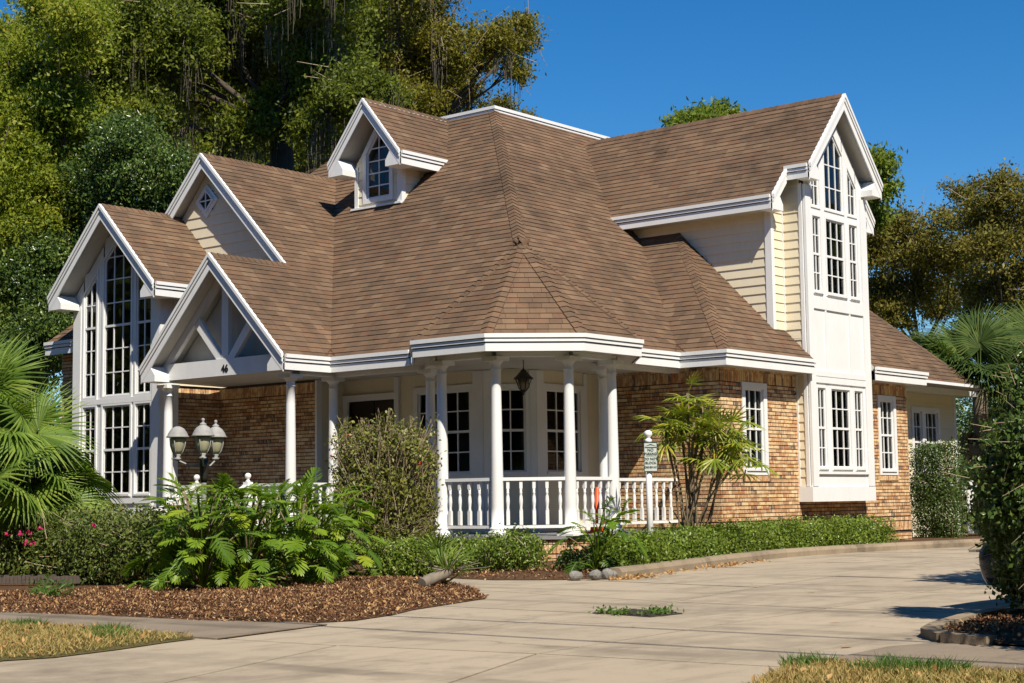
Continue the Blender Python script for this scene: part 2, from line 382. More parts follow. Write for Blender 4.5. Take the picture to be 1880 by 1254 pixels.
def clump(c, r, n, sub=18, sig=.28, shell=2.4):
    m = max(1, n//sub); d = unit(rng.normal(size=(m, 3))); rad = rng.random(m)**(1/shell)
    lump = 1+.22*np.sin(d[:, 0]*5+c[0])*np.cos(d[:, 1]*4+c[1])+.15*np.sin(d[:, 2]*7)
    S = np.array(c)+d*(rad*lump)[:, None]*np.array(r)
    P = np.repeat(S, sub, 0)+rng.normal(size=(m*sub, 3))*sig*np.array([1, 1, .7])
    return P

# ================================================================== HOUSE
ZE = 3.47
house = thing('house', (24, 20, 0), 'cream and brick house with steep brown shingle roofs, white gables and a rounded corner porch', 'house')
HP = house
shingle_full = []      # (F, a0, b0, w) full tabs, later split into single objects and the rest
SH_W = (.20, .26, .33); SH_H = .136

def roof(name, faces, label=None):
    """faces: (downhill dir h, slope, point on eave, polygon in XY)"""
    deck = MB(); field = MB(); fulls = []
    for fi, (h, s, pt, poly) in enumerate(faces):
        h = Vector((h[0], h[1], 0)).normalized(); u = Vector((-h.y, h.x, 0)); v = Vector((-h.x, -h.y, s)).normalized()
        F = frame(pt, u, v); k = math.sqrt(1+s*s)
        P = [((Vector((x, y, 0))-Vector((pt[0], pt[1], 0))).dot(u), -(Vector((x, y, 0))-Vector((pt[0], pt[1], 0))).dot(h)*k) for x, y in poly]
        P = ccw(P)
        deck.cur = 0; deck.prism(F, P, -.10, -.006)
        bmin = min(p[1] for p in P); bmax = max(p[1] for p in P); amin = min(p[0] for p in P); amax = max(p[0] for p in P)
        b = bmin-.02; row = 0
        while b < bmax:
            a = amin-random.random()*.3
            while a < amax:
                wd = random.choice(SH_W); b0 = b; Q = clip_rect(P, a, a+wd-.004, b0, b0+SH_H)
                if Q and abs(area(Q)) > .0006:
                    if abs(abs(area(Q))-(wd-.004)*SH_H) < 1e-6: fulls.append((F, a, b0, wd))
                    else: lapped(field, F, Q, b0, b0+SH_H, .015, .003, -.004)
                a += wd
            b += SH_H; row += 1
    o = deck.build(name, ['soffit'], HP, label=label)
    for f in fulls: shingle_full.append(f+(o, field))
    return o, field
roofs = []
def cap_line(p, q, n1, n2, parent, w=.13, step=.14):
    """row of folded cap shingles along a hip or ridge from p (low) to q (high)"""
    p = Vector(p); q = Vector(q); d = (q-p).normalized(); L = (q-p).length
    n1 = Vector(n1).normalized(); n2 = Vector(n2).normalized(); up = (n1+n2).normalized()
    s1 = d.cross(n1); s1 = s1 if s1.dot(n1-n2) > 0 else -s1
    s2 = d.cross(n2); s2 = s2 if s2.dot(n2-n1) > 0 else -s2
    # local frame x=d, y=d x up.., z=up
    yv = up.cross(d); M3 = Matrix((d, yv, up)).transposed()
    def loc(v): return Vector((v.dot(d), v.dot(yv), v.dot(up)))
    mb = MB(); a = loc(s1)*w; b = loc(s2)*w
    e = Vector((step*1.25, 0, 0)); z0 = Vector((0, 0, .034)); z1 = Vector((0, 0, .014))
    z = Vector((0, 0, -.02)); pts = [a+z0, z0, b+z0, a+e+z1, e+z1, b+e+z1, a+z, b+z, a+e+z, b+e+z, z0*0]
    mb.v = [tuple(x) for x in pts]
    for f in ((0, 1, 4, 3), (1, 2, 5, 4), (6, 10, 1, 0), (10, 7, 2, 1), (0, 3, 8, 6), (2, 7, 9, 5)): mb.face(f)
    me = mb.mesh('ridge_cap', 'shingle'); i = 0
    while i*step < L-.02:
        o = bpy.data.objects.new('ridge_cap', me); o.matrix_world = Matrix.Translation(p+d*i*step) @ M3.to_4x4()
        mw = o.matrix_world.copy(); link(o, parent); o.matrix_world = mw; i += 1

GC = (20.22, 16.54); GA = 1.81; GZ = 5.17
A = (19.47, 15.6)
mainX = ((-1, 0), 1., (19.47, 20, ZE), [A, (25.02, 21.15), (25.02, 25.05), (23.6, 26.47), (23.3, 24.9), (19.47, 20.27)])
mainY = ((0, -1), 1., (25, 15.6, ZE), [A, (35.76, 15.6), (30.21, 21.15), (25.02, 21.15)])
mainR = ((1, 0), 1., (35.76, 20, ZE), [(35.76, 15.6), (35.76, 28), (30.21, 25.05), (30.21, 21.15)])
mainB = ((0, 1), 1., (25, 30.6, ZE), [(25.02, 25.05), (30.21, 25.05), (33.4, 28.25), (21.8, 28.25)])
r_main, f_main = roof('roof', [mainX, mainY])
rb = MB()
for (h, s, pt, poly) in (mainR, mainB):
    rb.poly([(x, y, ZE+((pt[0]-x)*h[0]+(pt[1]-y)*h[1])*1.) for x, y in poly])
rb.poly([(25.02, 21.15, 9.015), (30.21, 21.15, 9.015), (30.21, 25.05, 9.015), (25.02, 25.05, 9.015)])
rb.build('rear_roof', 'shingle', HP)
wingL = ((-1, 0), 1., (23.37, 16, ZE), [(23.37, 14.65), (26.15, 17.43), (26.15, 18.38), (23.37, 15.6)])
wingF = ((0, -1), 1., (25, 14.65, ZE), [(23.37, 14.65), (26.417, 14.65), (26.417, 17.22), (25.94, 17.22)])
wingG = ((0, -1), 1., (29, 14.65, ZE), [(28.833, 14.65), (31.07, 14.65), (28.833, 16.887)])
wingR = ((1, 0), 1., (31.07, 16, ZE), [(31.07, 14.65), (31.07, 15.6), (28.5, 18.17), (28.5, 17.22)])
r_wing, f_wing = roof('roof', [wingL, wingF]); r_win2, f_win2 = roof('roof', [wingG, wingR])
oc = [(GC[0]+GA/math.cos(math.pi/8)*math.cos(R(22.5+45*k)), GC[1]+GA/math.cos(math.pi/8)*math.sin(R(22.5+45*k))) for k in range(8)]
gf = []; GS = (GZ-ZE)/GA
for k in (1, 2, 3, 4, 5, 6, 7, 0):
    p, q = oc[k], oc[(k+1) % 8]; mx, my = (p[0]+q[0])/2, (p[1]+q[1])/2
    if k in (0, 1): continue
    gf.append(((mx-GC[0], my-GC[1]), GS, (mx, my, ZE), [p, q, GC]))
r_gaz, f_gaz = roof('roof', gf)
TX, TZ, TS = 27.65, 8.70, 1.09
def tz(x): return TZ-TS*abs(x-TX)
towL = ((-1, 0), TS, (25.65, 16, tz(25.65)), [(25.65, 15.0), (26.2, 15.0), (26.2, 14.52), (TX, 14.52), (TX, 20.9), (25.65, 18.8)])
towR = ((1, 0), TS, (29.65, 16, tz(29.65)), [(29.65, 15.0), (29.65, 18.8), (TX, 20.9), (TX, 14.52), (29.1, 14.52), (29.1, 15.0)])
r_tow, f_tow = roof('roof', [towL, towR])
G2Y, G2Z = 24.66, 7.86
PY, PZ = 22.20, 5.40
gabF = ((0, -1), 1., (19, 20.27, ZE), [(18.38, 20.27), (19.47, 20.27), (23.86, 24.66), (20.2, 24.66), (20.2, 22.20), (18.38, 22.20)])
gabB = ((0, 1), 1., (20, 26.66, 5.86), [(20.2, 24.66), (24.0, 24.66), (24.0, 26.66), (20.2, 26.66)])
porB = ((0, 1), 1., (19, 24.13, ZE), [(18.38, 22.2), (20.6, 22.2), (20.6, 24.13), (18.38, 24.13)])
r_gab, f_gab = roof('roof', [gabF, gabB, porB])
G1Y, G1Z = 25.66, 6.75
g1F = ((0, -1), 1., (19, 24.0, 5.09), [(18.55, 24.0), (20.75, 24.0), (20.75, 25.66), (18.55, 25.66)])
g1B = ((0, 1), 1., (19, 27.32, 5.09), [(18.55, 25.66), (20.75, 25.66), (20.75, 27.32), (18.55, 27.32)])
r_g1, f_g1 = roof('roof', [g1F, g1B])
smallL = ((-1, 0), 1., (19.15, 27.5, 4.29), [(19.15, 28.3), (19.15, 27.0), (20.45, 27.0)])
r_sm, f_sm = roof('roof', [smallL])
DY, DZ, DS = 22.40, 9.0, 1.2
dorF = ((0, -1), DS, (23, 21.4, DZ-DS*1.0), [(22.45, 21.4), (23.85, 21.4), (25.05, DY), (22.45, DY)])
dorB = ((0, 1), DS, (23, 23.4, DZ-DS*1.0), [(22.45, 23.4), (22.45, DY), (25.05, DY), (23.85, 23.4)])
r_dor, f_dor = roof('roof', [dorF, dorB])
fields = [(r_main, f_main), (r_wing, f_wing), (r_win2, f_win2), (r_gaz, f_gaz), (r_tow, f_tow), (r_gab, f_gab), (r_g1, f_g1), (r_sm, f_sm), (r_dor, f_dor)]
# the 300 tabs that show largest become objects of their own, the rest join their roof's field
C0 = Vector((0, 0, EYE))
def showing(t):
    F, a, b, wd = t[:4]; c = F(a+wd/2, b+SH_H/2); d = C0-c; q = d.normalized().dot(F.n)
    return wd*SH_H*max(q, 0)/d.length_squared
order = sorted(range(len(shingle_full)), key=lambda i: -showing(shingle_full[i]))
vis = [i for i in order if not (shingle_full[i][4] is r_main and shingle_full[i][0](shingle_full[i][1], shingle_full[i][2]).y < 17.8 and shingle_full[i][0](shingle_full[i][1], shingle_full[i][2]).x < 22)]
own = set(vis[:290])
tabme = {}
for wd in SH_W:
    mb = MB(); lapped(mb, frame((0, 0, 0), (1, 0, 0), (0, 1, 0)), [(0, 0), (wd-.004, 0), (wd-.004, SH_H), (0, SH_H)], 0, SH_H, .015, .003, -.004)
    tabme[wd] = mb.mesh('shingle', 'shingle')
for i, (F, a, b, wd, par, field) in enumerate(shingle_full):
    if i in own:
        o = bpy.data.objects.new('shingle', tabme[wd]); o.matrix_world = Matrix.Translation(F(a, b)) @ Matrix((F.u, F.v, F.n)).transposed().to_4x4()
        mw = o.matrix_world.copy(); link(o, par); o.matrix_world = mw
    else:
        j = random.uniform(-.002, .003)
        lapped(field, F, [(a, b), (a+wd-.004, b), (a+wd-.004, b+SH_H), (a, b+SH_H)], b, b+SH_H, .015+j, .003, -.004)
for ro, f in fields: f.build('shingle_field', 'shingle', ro, kind='stuff')
# hips and ridges
nX, nY, nmY, npX = (-1, 0, 1), (0, -1, 1), (0, 1, 1), (1, 0, 1)
cap_line((21.15, 17.28, 5.15), (25.0, 21.13, 9.0), nX, nY, r_main)
cap_line((35.74, 15.62, ZE+.02), (30.3, 21.06, 8.93), npX, nY, r_main)
cap_line((23.39, 14.67, ZE+.02), (26.1, 17.38, 6.18), nX, nY, r_wing)
cap_line((31.05, 14.67, ZE+.02), (28.6, 17.12, 5.92), npX, nY, r_wing)
for k in range(3, 8):
    p = oc[k]; k0 = k-1
    n = []
    for kk in (k-1, k):
        mx, my = (oc[kk % 8][0]+oc[(kk+1) % 8][0])/2-GC[0], (oc[kk % 8][1]+oc[(kk+1) % 8][1])/2-GC[1]
        n.append(Vector((mx, my, 0)).normalized()*GS+Vector((0, 0, 1)))
    cap_line((p[0], p[1], ZE+.01), (GC[0], GC[1], GZ), n[0], n[1], r_gaz, w=.11)
cap_line((TX, 14.56, TZ), (TX, 20.7, TZ), (-TS, 0, 1), (TS, 0, 1), r_tow)
cap_line((20.2, G2Y, G2Z), (23.8, G2Y, G2Z), nY, nmY, r_gab)
cap_line((18.4, PY, PZ), (20.2, PY, PZ), nY, nmY, r_gab)
cap_line((18.57, G1Y, G1Z), (20.4, G1Y, G1Z), nY, nmY, r_g1)
cap_line((22.47, DY, DZ), (24.9, DY, DZ), (0, -DS, 1), (0, DS, 1), r_dor)

# ------------------------------------------------------------------ fascias, rakes, returns
BANDS = ((-.012, .055, -.012, .052, 0), (-.012, .036, .064, .112, 0), (-.012, .014, .130, .255, 0), (-.02, -.004, 0., .25, 1))
def eave(path, z, name='fascia'):
    mb = MB(); n = len(path); P = [Vector((x, y)) for x, y in path]; nr = []
    for i in range(n-1):
        d = (P[i+1]-P[i]).normalized(); nr.append(Vector((d.y, -d.x)))
    mit = []
    for i in range(n):
        a = nr[max(i-1, 0)]; b = nr[min(i, n-2)]; mit.append((a+b)/(1+a.dot(b)))
    for a0, a1, b0, b1, mi in BANDS:
        mb.cur = mi
        for i in range(n-1):
            q = []
            for zz in (z-b1, z-b0):
                for (ii, aa) in ((i, a0), (i+1, a0), (i+1, a1), (i, a1)):
                    pt = P[ii]+mit[ii]*aa; q.append((pt.x, pt.y, zz))
            mb.hexa([q[3], q[2], q[1], q[0], q[7], q[6], q[5], q[4]])
    return mb.build(name, ['white', 'gap_shadow'], HP)
def rake(pts, n, ends=(0, 0), name='rake_board', hs=.80):
    """bargeboard along pts (left to right seen from outside)"""
    mb = MB(); P = [Vector(p) for p in pts]; n = Vector(n); m = len(P); dn = []
    for i in range(m-1): dn.append((P[i+1]-P[i]).normalized().cross(n).normalized())
    mit = []
    for i in range(m):
        a = dn[max(i-1, 0)]; b = dn[min(i, m-2)]; mit.append((a+b)/(1+a.dot(b)))
    for i in (0, m-1):                      # plumb cut at free ends
        b = mit[i]; mit[i] = Vector((0, 0, -1/max(.3, -b.z)))
    for a0, a1, b0, b1, mi in BANDS:
        mb.cur = mi; b0, b1 = b0*hs, b1*hs
        for i in range(m-1):
            q = []
            for bb in (b1, b0):
                for (ii, aa) in ((i, a1), (i+1, a1), (i+1, a0), (i, a0)): q.append(P[ii]+mit[ii]*bb+n*aa)
            mb.hexa(q)
    return mb.build(name, ['white', 'gap_shadow'], HP)
def ret(F, a, b, inn, h, s, c0, c1, name='eave_return'):
    """boxed return at a gable foot: a,b eave tip, inn inward sign"""
    wd = .40; t = .26
    P = [(a, b-.02), (a, b-t), (a+inn*wd, b-t), (a+inn*wd, b-t+.12), (a+inn*.26, b-t+.26*s+.02)]
    mb = MB(); mb.prism(F, ccw(P), c0, c1); return mb.build(name, 'white', HP)
# eaves
V = oc
eave([(19.47, 20.27), (19.47, 18.36)], ZE)
eave([(19.52, 18.35), V[3], V[4], V[5], V[6], (22.03, 15.64)], ZE)
eave([(22.05, 15.6), (23.37, 15.6)], ZE)
eave([(23.37, 15.66), (23.37, 14.65), (26.417, 14.65)], ZE)
eave([(28.833, 14.65), (31.07, 14.65), (31.07, 15.55)], ZE)
eave([(31.1, 15.6), (35.76, 15.6), (35.76, 17)], ZE)
eave([(18.40, 20.27), (19.47, 20.27)], ZE)
eave([(18.57, 24.0), (20.6, 24.0)], 5.09)
eave([(22.47, 21.4), (23.85, 21.4)], DZ-DS)
eave([(25.65, 18.7), (25.65, 15.02)], tz(25.65))
eave([(26.2, 15.02), (26.2, 14.54)], tz(26.2))
eave([(19.15, 28.3), (19.15, 27.1)], 4.29)
eave([(25.02, 25.05), (25.02, 21.15), (30.21, 21.15)], 9.10, 'deck_edge')
# rakes (seen from outside, left to right)
rake([(18.38, 24.13, ZE), (18.38, PY, PZ), (18.38, 20.27, ZE)], (-1, 0, 0))
rake([(18.55, 27.32, 5.09), (18.55, G1Y, G1Z), (18.55, 24.0, 5.09)], (-1, 0, 0))
rake([(20.2, 26.3, G2Z-1.64), (20.2, G2Y, G2Z), (20.2, 22.2, G2Z-2.46)], (-1, 0, 0))
rake([(22.45, 23.4, DZ-DS), (22.45, DY, DZ), (22.45, 21.4, DZ-DS)], (-1, 0, 0), hs=.7)
rake([(26.2, 14.52, tz(26.2)), (TX, 14.52, TZ), (29.1, 14.52, tz(29.1))], (0, -1, 0))
rake([(25.65, 15.0, tz(25.65)), (26.2, 15.0, tz(26.2))], (0, -1, 0))
rake([(29.1, 15.0, tz(29.1)), (29.65, 15.0, tz(29.65))], (0, -1, 0))
fx = FX(18.38)
ret(fx, -24.13, ZE, 1, .27, 1., -.45, .010); ret(fx, -20.27, ZE, -1, .27, 1., -.05, .010)
fx = FX(18.55)
ret(fx, -27.32, 5.09, 1, .27, 1., -.42, .010); ret(fx, -24.0, 5.09, -1, .27, 1., -.42, .010)
fx = FX(22.45)
ret(fx, -23.4, DZ-DS, 1, .25, DS, -.42, .010); ret(fx, -21.4, DZ-DS, -1, .25, DS, -.42, .010)
fy = FY(14.52)
ret(fy, 26.2, tz(26.2), 1, .27, TS, -.26, .010); ret(fy, 29.1, tz(29.1), -1, .27, TS, -.48, .010)
fy = FY(15.0)
ret(fy, 25.65, tz(25.65), 1, .27, TS, -.25, .008); ret(fy, 29.65, tz(29.65), -1, .27, TS, -.25, .008)
def soffit(pts, z, name='soffit'):
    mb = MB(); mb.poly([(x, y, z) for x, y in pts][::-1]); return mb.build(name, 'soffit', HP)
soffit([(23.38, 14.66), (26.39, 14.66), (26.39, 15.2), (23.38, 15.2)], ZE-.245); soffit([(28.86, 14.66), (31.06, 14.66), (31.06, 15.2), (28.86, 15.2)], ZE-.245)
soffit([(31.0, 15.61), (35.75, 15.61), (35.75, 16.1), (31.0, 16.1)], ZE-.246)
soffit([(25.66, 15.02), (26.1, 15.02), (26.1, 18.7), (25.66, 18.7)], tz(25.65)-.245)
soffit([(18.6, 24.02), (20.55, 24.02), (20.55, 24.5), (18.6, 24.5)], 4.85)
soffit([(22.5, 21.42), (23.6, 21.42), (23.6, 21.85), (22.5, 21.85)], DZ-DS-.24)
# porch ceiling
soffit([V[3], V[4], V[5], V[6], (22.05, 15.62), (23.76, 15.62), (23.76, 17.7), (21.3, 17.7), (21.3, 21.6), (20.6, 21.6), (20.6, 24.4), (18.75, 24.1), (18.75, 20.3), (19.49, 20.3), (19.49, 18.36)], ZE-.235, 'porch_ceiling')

for vx, vy, zz in ((19.47, 20.27, ZE), (23.37, 15.6, ZE)):
    mb = MB(); mb.poly([(vx-.13, vy+.0, zz+.022), (vx-.015, vy-.015, zz-.07), (vx+.0, vy-.13, zz+.022), (vx+.16, vy+.16, zz+.19)]); mb.build('valley_flashing', 'flash', HP)
# ------------------------------------------------------------------ windows
def offset(O, d):
    O = ccw(O); n = len(O); L = []
    for i in range(n):
        p, q = O[i], O[(i+1) % n]; e = Vector((q[0]-p[0], q[1]-p[1])).normalized(); nn = Vector((e.y, -e.x)); L.append((Vector(p)+nn*d, e))
    out = []
    for i in range(n):
        p, d1 = L[i-1]; q, d2 = L[i]; c = d1.x*d2.y-d1.y*d2.x
        if abs(c) < 1e-6: out.append(tuple(q)); continue
        t = ((q.x-p.x)*d2.y-(q.y-p.y)*d2.x)/c; out.append((p.x+d1.x*t, p.y+d1.y*t))
    return out
def ring(mb, F, I, O, c0, c1):
    n = len(I)
    for i in range(n):
        j = (i+1) % n; q = [I[i], I[j], O[j], O[i]]
        mb.hexa([F(*q[0], c0), F(*q[3], c0), F(*q[2], c0), F(*q[1], c0), F(*q[0], c1), F(*q[3], c1), F(*q[2], c1), F(*q[1], c1)])
def window(F, O, cols, rows, hung=True, casing=.09, proud=.03, fill=None, back=None, sill=True, base=0., bar=.022, thick_at=None):
    O = ccw(O); a0 = min(p[0] for p in O); a1 = max(p[0] for p in O); b0 = min(p[1] for p in O); b1 = max(p[1] for p in O)
    mb = MB(); ring(mb, F, O, offset(O, casing), base-.06, base+proud)
    if fill:                                        # white filler between a sloping head and its square opening
        ch = sorted([p for p in O if p[1] > b0+1e-4])
        for p, q in zip(ch, ch[1:]):
            if q[0]-p[0] > 1e-4: mb.prism(F, ccw([p, q, (q[0], b1+casing), (p[0], b1+casing)]), base-.05, base+.004)
    wo = mb.build('window', 'white', HP)
    mb = MB(); ring(mb, F, offset(O, -.032), O, base-.055, base-.008)
    tb = thick_at if thick_at is not None else ((b0+b1)/2 if hung else None)
    if tb is not None: mb.fbox(F, a0+.01, a1-.01, tb-.022, tb+.022, base-.057, base-.004)
    mb.build('sash', 'white', wo)
    # division lines
    da = [a0+(a1-a0)*i/cols for i in range(cols+1)]
    db = rows if hasattr(rows, '__len__') else [b0+(b1-b0)*i/rows for i in range(rows+1)]
    I = offset(O, -.03)
    for i in range(cols):
        for j in range(len(db)-1):
            Q = clip_convex([(da[i], db[j]), (da[i+1], db[j]), (da[i+1], db[j+1]), (da[i], db[j+1])], I)
            if Q:
                m = MB(); m.poly([F(a, b, base-.032) for a, b in Q]); m.build('pane', 'glass', wo)
    for x in da[1:-1]:
        Q = clip_convex([(x-bar/2, b0), (x+bar/2, b0), (x+bar/2, b1), (x-bar/2, b1)], I)
        if Q: m = MB(); m.prism(F, ccw(Q), base-.05, base-.014); m.build('muntin', 'white', wo)
    for y in db[1:-1]:
        if tb is not None and abs(y-tb) < .03: continue
        Q = clip_convex([(a0, y-bar/2), (a1, y-bar/2), (a1, y+bar/2), (a0, y+bar/2)], I)
        if Q: m = MB(); m.prism(F, ccw(Q), base-.049, base-.016); m.build('muntin', 'white', wo)
    if sill: m = MB(); m.fbox(F, a0-.02, a1+.02, b0-.035, b0+.004, base-.03, base+proud+.022); m.build('sill', 'white', wo)
    if back == 'blind':
        m = MB(); z = b0+.02
        while z < b1-.03: m.poly([F(a0+.03, z, base-.115), F(a1-.03, z, base-.115), F(a1-.03, z+.034, base-.085), F(a0+.03, z+.034, base-.085)]); z += .042
        m.build('blind', 'blind', wo)
    if back == 'curtain':
        m = MB(); wd = (a1-a0)
        for s0, s1 in ((a0+.02, a0+wd*.3), (a1-wd*.3, a1-.02)):
            k = 14; xs = [s0+(s1-s0)*i/k for i in range(k+1)]
            for i in range(k): m.poly([F(xs[i], b0, base-.14-.02*(i % 2)), F(xs[i+1], b0, base-.14-.02*((i+1) % 2)), F(xs[i+1], b1, base-.14-.02*((i+1) % 2)), F(xs[i], b1, base-.14-.02*(i % 2))])
        m.build('curtain', 'curtain', wo)
    return wo
def rect(a0, a1, b0, b1): return [(a0, b0), (a1, b0), (a1, b1), (a0, b1)]
def wall(F, outline, holes, mat, name='wall', c=0.):
    mb = MB(); outline = ccw(outline)
    xs = sorted({min(p[0] for p in outline), max(p[0] for p in outline)} | {v for h in holes for v in h[:2]})
    ys = sorted({min(p[1] for p in outline), max(p[1] for p in outline)} | {v for h in holes for v in h[2:]})
    for x0, x1 in zip(xs, xs[1:]):
        for y0, y1 in zip(ys, ys[1:]):
            cx, cy = (x0+x1)/2, (y0+y1)/2
            if any(h[0] < cx < h[1] and h[2] < cy < h[3] for h in holes): continue
            Q = clip_convex(rect(x0, x1, y0, y1), outline)
            if Q: mb.poly([F(a, b, c) for a, b in Q])
    return mb.build(name, mat, HP)
def hole(O, casing=.09, e=.02):
    return (min(p[0] for p in O)-casing+e, max(p[0] for p in O)+casing-e, min(p[1] for p in O)-casing+e, max(p[1] for p in O)+casing-e)
def siding(F, outline, holes=(), expo=.17, b_start=None, mat='cream', c=0.):
    wo = wall(F, outline, [tuple(h) for h in holes], mat, 'wall', c-.004); outline = ccw(outline)
    a0 = min(p[0] for p in outline); a1 = max(p[0] for p in outline); b = b_start if b_start is not None else min(p[1] for p in outline); b1 = max(p[1] for p in outline)
    while b < b1-.01:
        seg = [(a0, a1)]; mid = b+expo/2
        for h in holes:
            if h[2] < mid < h[3]:
                ns = []
                for s, e in seg:
                    if h[0] > s: ns.append((s, min(e, h[0])))
                    if h[1] < e: ns.append((max(s, h[1]), e))
                seg = ns
        for s, e in seg:
            if e-s < .03: continue
            Q = clip_convex(clip_rect(outline, s, e, b, min(b+expo, b1)), outline)
            if Q and abs(area(Q)) > .002:
                m = MB(); lapped(m, F, Q, b, b+expo, c+.020, c+.003, c-.003); m.build('siding_board', mat, wo)
        b += expo
    return wo

# ------------------------------------------------------------------ brickwork
BL, BH, CH = .196, .0525, .0677
bricks_full = []
def brick_piece(mb, F, a0, a1, b0, b1, c):
    mb.hexa([F(a0, b0, -.01), F(a1, b0, -.01), F(a1, b0, c), F(a0, b0, c), F(a0, b1, -.01), F(a1, b1, -.01), F(a1, b1, c), F(a0, b1, c)])
def brickwall(F, a0, a1, b0, b1, holes=(), bands=(), sills=(), name='brick_wall'):
    """bands: (b0,b1,proud) of upright bricks"""
    wo = wall(F, rect(a0, a1, b0, b1), [tuple(h) for h in holes], 'mortar', name); rest = MB()
    def cut(s, e, lo, hi):
        seg = [(s, e)]
        for h in list(holes):
            if h[2] < hi-.01 and h[3] > lo+.01:
                ns = []
                for x, y in seg:
                    if h[0] > x: ns.append((x, min(y, h[0])))
                    if h[1] < y: ns.append((max(x, h[1]), y))
                seg = ns
        return [q for q in seg if q[1]-q[0] > .015]
    row = 0; b = b0+.006
    while b+BH <= b1+.001:
        sk = [k for k in bands if k[0]-.03 < b+BH/2 < k[1]+.02]
        if not sk:
            a = a0-(BL+.01)*(.5 if row % 2 else 0)
            while a < a1:
                s, e = max(a, a0), min(a+BL, a1)
                for s1, e1 in cut(s, e, b, b+BH):
                    if abs(e1-s1-BL) < 1e-4: bricks_full.append((F, s1, b, wo, rest))
                    else: brick_piece(rest, F, s1, e1, b, b+BH, .019+random.uniform(-.002, .002))
                a += BL+.0075
        b += CH; row += 1
    for k0, k1, pr in bands:
        a = a0
        while a < a1-.02:
            for s1, e1 in cut(a, min(a+.058, a1), k0, k1): brick_piece(rest, F, s1, e1, k0+.004, k1-.006, pr)
            a += .066
    for s0, s1, k0, k1 in sills:
        a = s0
        while a < s1-.02: brick_piece(rest, F, a, min(a+.056, s1), k0, k1, .04); a += .064
    wo['_rest'] = 0; restq.append((wo, rest)); return wo
restq = []

# right brick wing
O1 = rect(24.57, 25.2, 1.46, 2.89); O2 = rect(29.73, 30.32, 1.47, 2.88)
FW = FY(15.05); BND = ((2.985, 3.19, .012), (.45, .525, .045), (.255, .45, .028))
brickwall(FW, 23.77, 30.95, 0, 3.25, [hole(O1, .11), hole(O2, .1), (26.45, 28.80, .9, 3.3)], BND, [(24.42, 25.36, 1.24, 1.335), (29.6, 30.44, 1.26, 1.355)])
window(FW, O1, 3, 4, casing=.11, back='blind', proud=.035); window(FW, O2, 3, 4, casing=.1, back='curtain', proud=.035)
FWL = FX(23.77)
brickwall(FWL, -17.62, -15.05, 0, 3.25, [], BND)
brickwall(frame((30.95, 0, 0), (0, 1, 0), (0, 0, 1)), 15.05, 16.02, 0, 3.25, [], BND)
# entry brickwork and far left
brickwall(FY(24.45), 19.36, 20.5, 0, 3.22, [], ((2.985, 3.19, .012),))
brickwall(FX(20.5), -24.45, -21.7, 0, 3.22, [], ((2.985, 3.19, .012),))
brickwall(FX(19.5), -28.2, -27.0, 0, 4.1, [], ())
# porch skirt
cr = 1.42
pc = [(GC[0]+cr/math.cos(math.pi/8)*math.cos(R(22.5+45*k)), GC[1]+cr/math.cos(math.pi/8)*math.sin(R(22.5+45*k))) for k in range(8)]
skirt = [(19.6, 20.2), (19.6, 18.1), pc[3], pc[4], pc[5], pc[6], (21.75, 15.75), (23.77, 15.75)]
sk2 = [(18.55, 24.3), (18.55, 20.25), (19.6, 20.25)]
for path in (skirt, sk2):
    for p, q in zip(path, path[1:]):
        d = Vector((q[0]-p[0], q[1]-p[1], 0)); brickwall(frame((p[0], p[1], 0), d, (0, 0, 1)), 0, d.length, 0, .355, [], ((.29, .352, .02), (.145, .285, .014)), name='porch_skirt')
# split the largest-showing bricks into objects
bm_ = MB(); brick_piece(bm_, frame((0, 0, 0), (1, 0, 0), (0, 1, 0)), 0, BL, 0, BH, .019); brick_me = bm_.mesh('brick', 'brick')
def bshow(t):
    F, a, b = t[:3]; c = F(a, b); d = C0-c
    if F.o.x == 0 and c.z < .95 or c.z < .45: return 0
    return max(0, d.normalized().dot(F.n))/d.length_squared
ordb = sorted(range(len(bricks_full)), key=lambda i: -bshow(bricks_full[i]))
ownb = set(ordb[:285])
for i, (F, a, b, wo, rest) in enumerate(bricks_full):
    if i in ownb:
        o = bpy.data.objects.new('brick', brick_me); o.matrix_world = Matrix.Translation(F(a, b, random.uniform(-.002, .002))) @ Matrix((F.u, F.v, F.n)).transposed().to_4x4()
        mw = o.matrix_world.copy(); link(o, wo); o.matrix_world = mw
    else: brick_piece(rest, F, a, a+BL, b, b+BH, .019+random.uniform(-.003, .003))
for wo, rest in restq:
    del wo['_rest']
    if rest.v: rest.build('brick_field', 'brick', wo, kind='stuff')

# ------------------------------------------------------------------ tower and its tall window box
YB, XL, XR = 14.766, 26.42, 28.83
FB = FY(YB); cA = [(26.70, 27.0), (27.22, 27.95), (28.14, 28.47)]
tops = lambda a: 7.93-1.09*abs(a-27.62)
Wn = []
for (p, q), cc in zip(cA, (2, 3, 2)):
    Wn.append((rect(p, q, 1.49, 2.98), cc, 4, dict(back='curtain')))
    Wn.append((rect(p, q, 4.80, 6.24), cc, 4, dict(back='blind')))
Wn.append(([(26.70, 6.43), (27.0, 6.43), (27.0, tops(27.0)), (26.70, tops(26.70))], 2, [6.43, 6.83, 7.3], dict(hung=False, fill=True, casing=.035, sill=False)))
Wn.append(([(27.22, 6.43), (27.95, 6.43), (27.95, tops(27.95)), (27.62, 7.93), (27.22, tops(27.22))], 3, [6.43, 6.87, 7.31, 7.95], dict(hung=False, fill=True, casing=.035, sill=False)))
Wn.append(([(28.14, 6.43), (28.47, 6.43), (28.47, tops(28.47)), (28.14, tops(28.14))], 2, [6.43, 6.83, 7.4], dict(hung=False, fill=True, casing=.035, sill=False)))
for O, cc, rr, kw in Wn: kw.setdefault('casing', .05); kw.setdefault('proud', .018); window(FB, O, cc, rr, **kw)
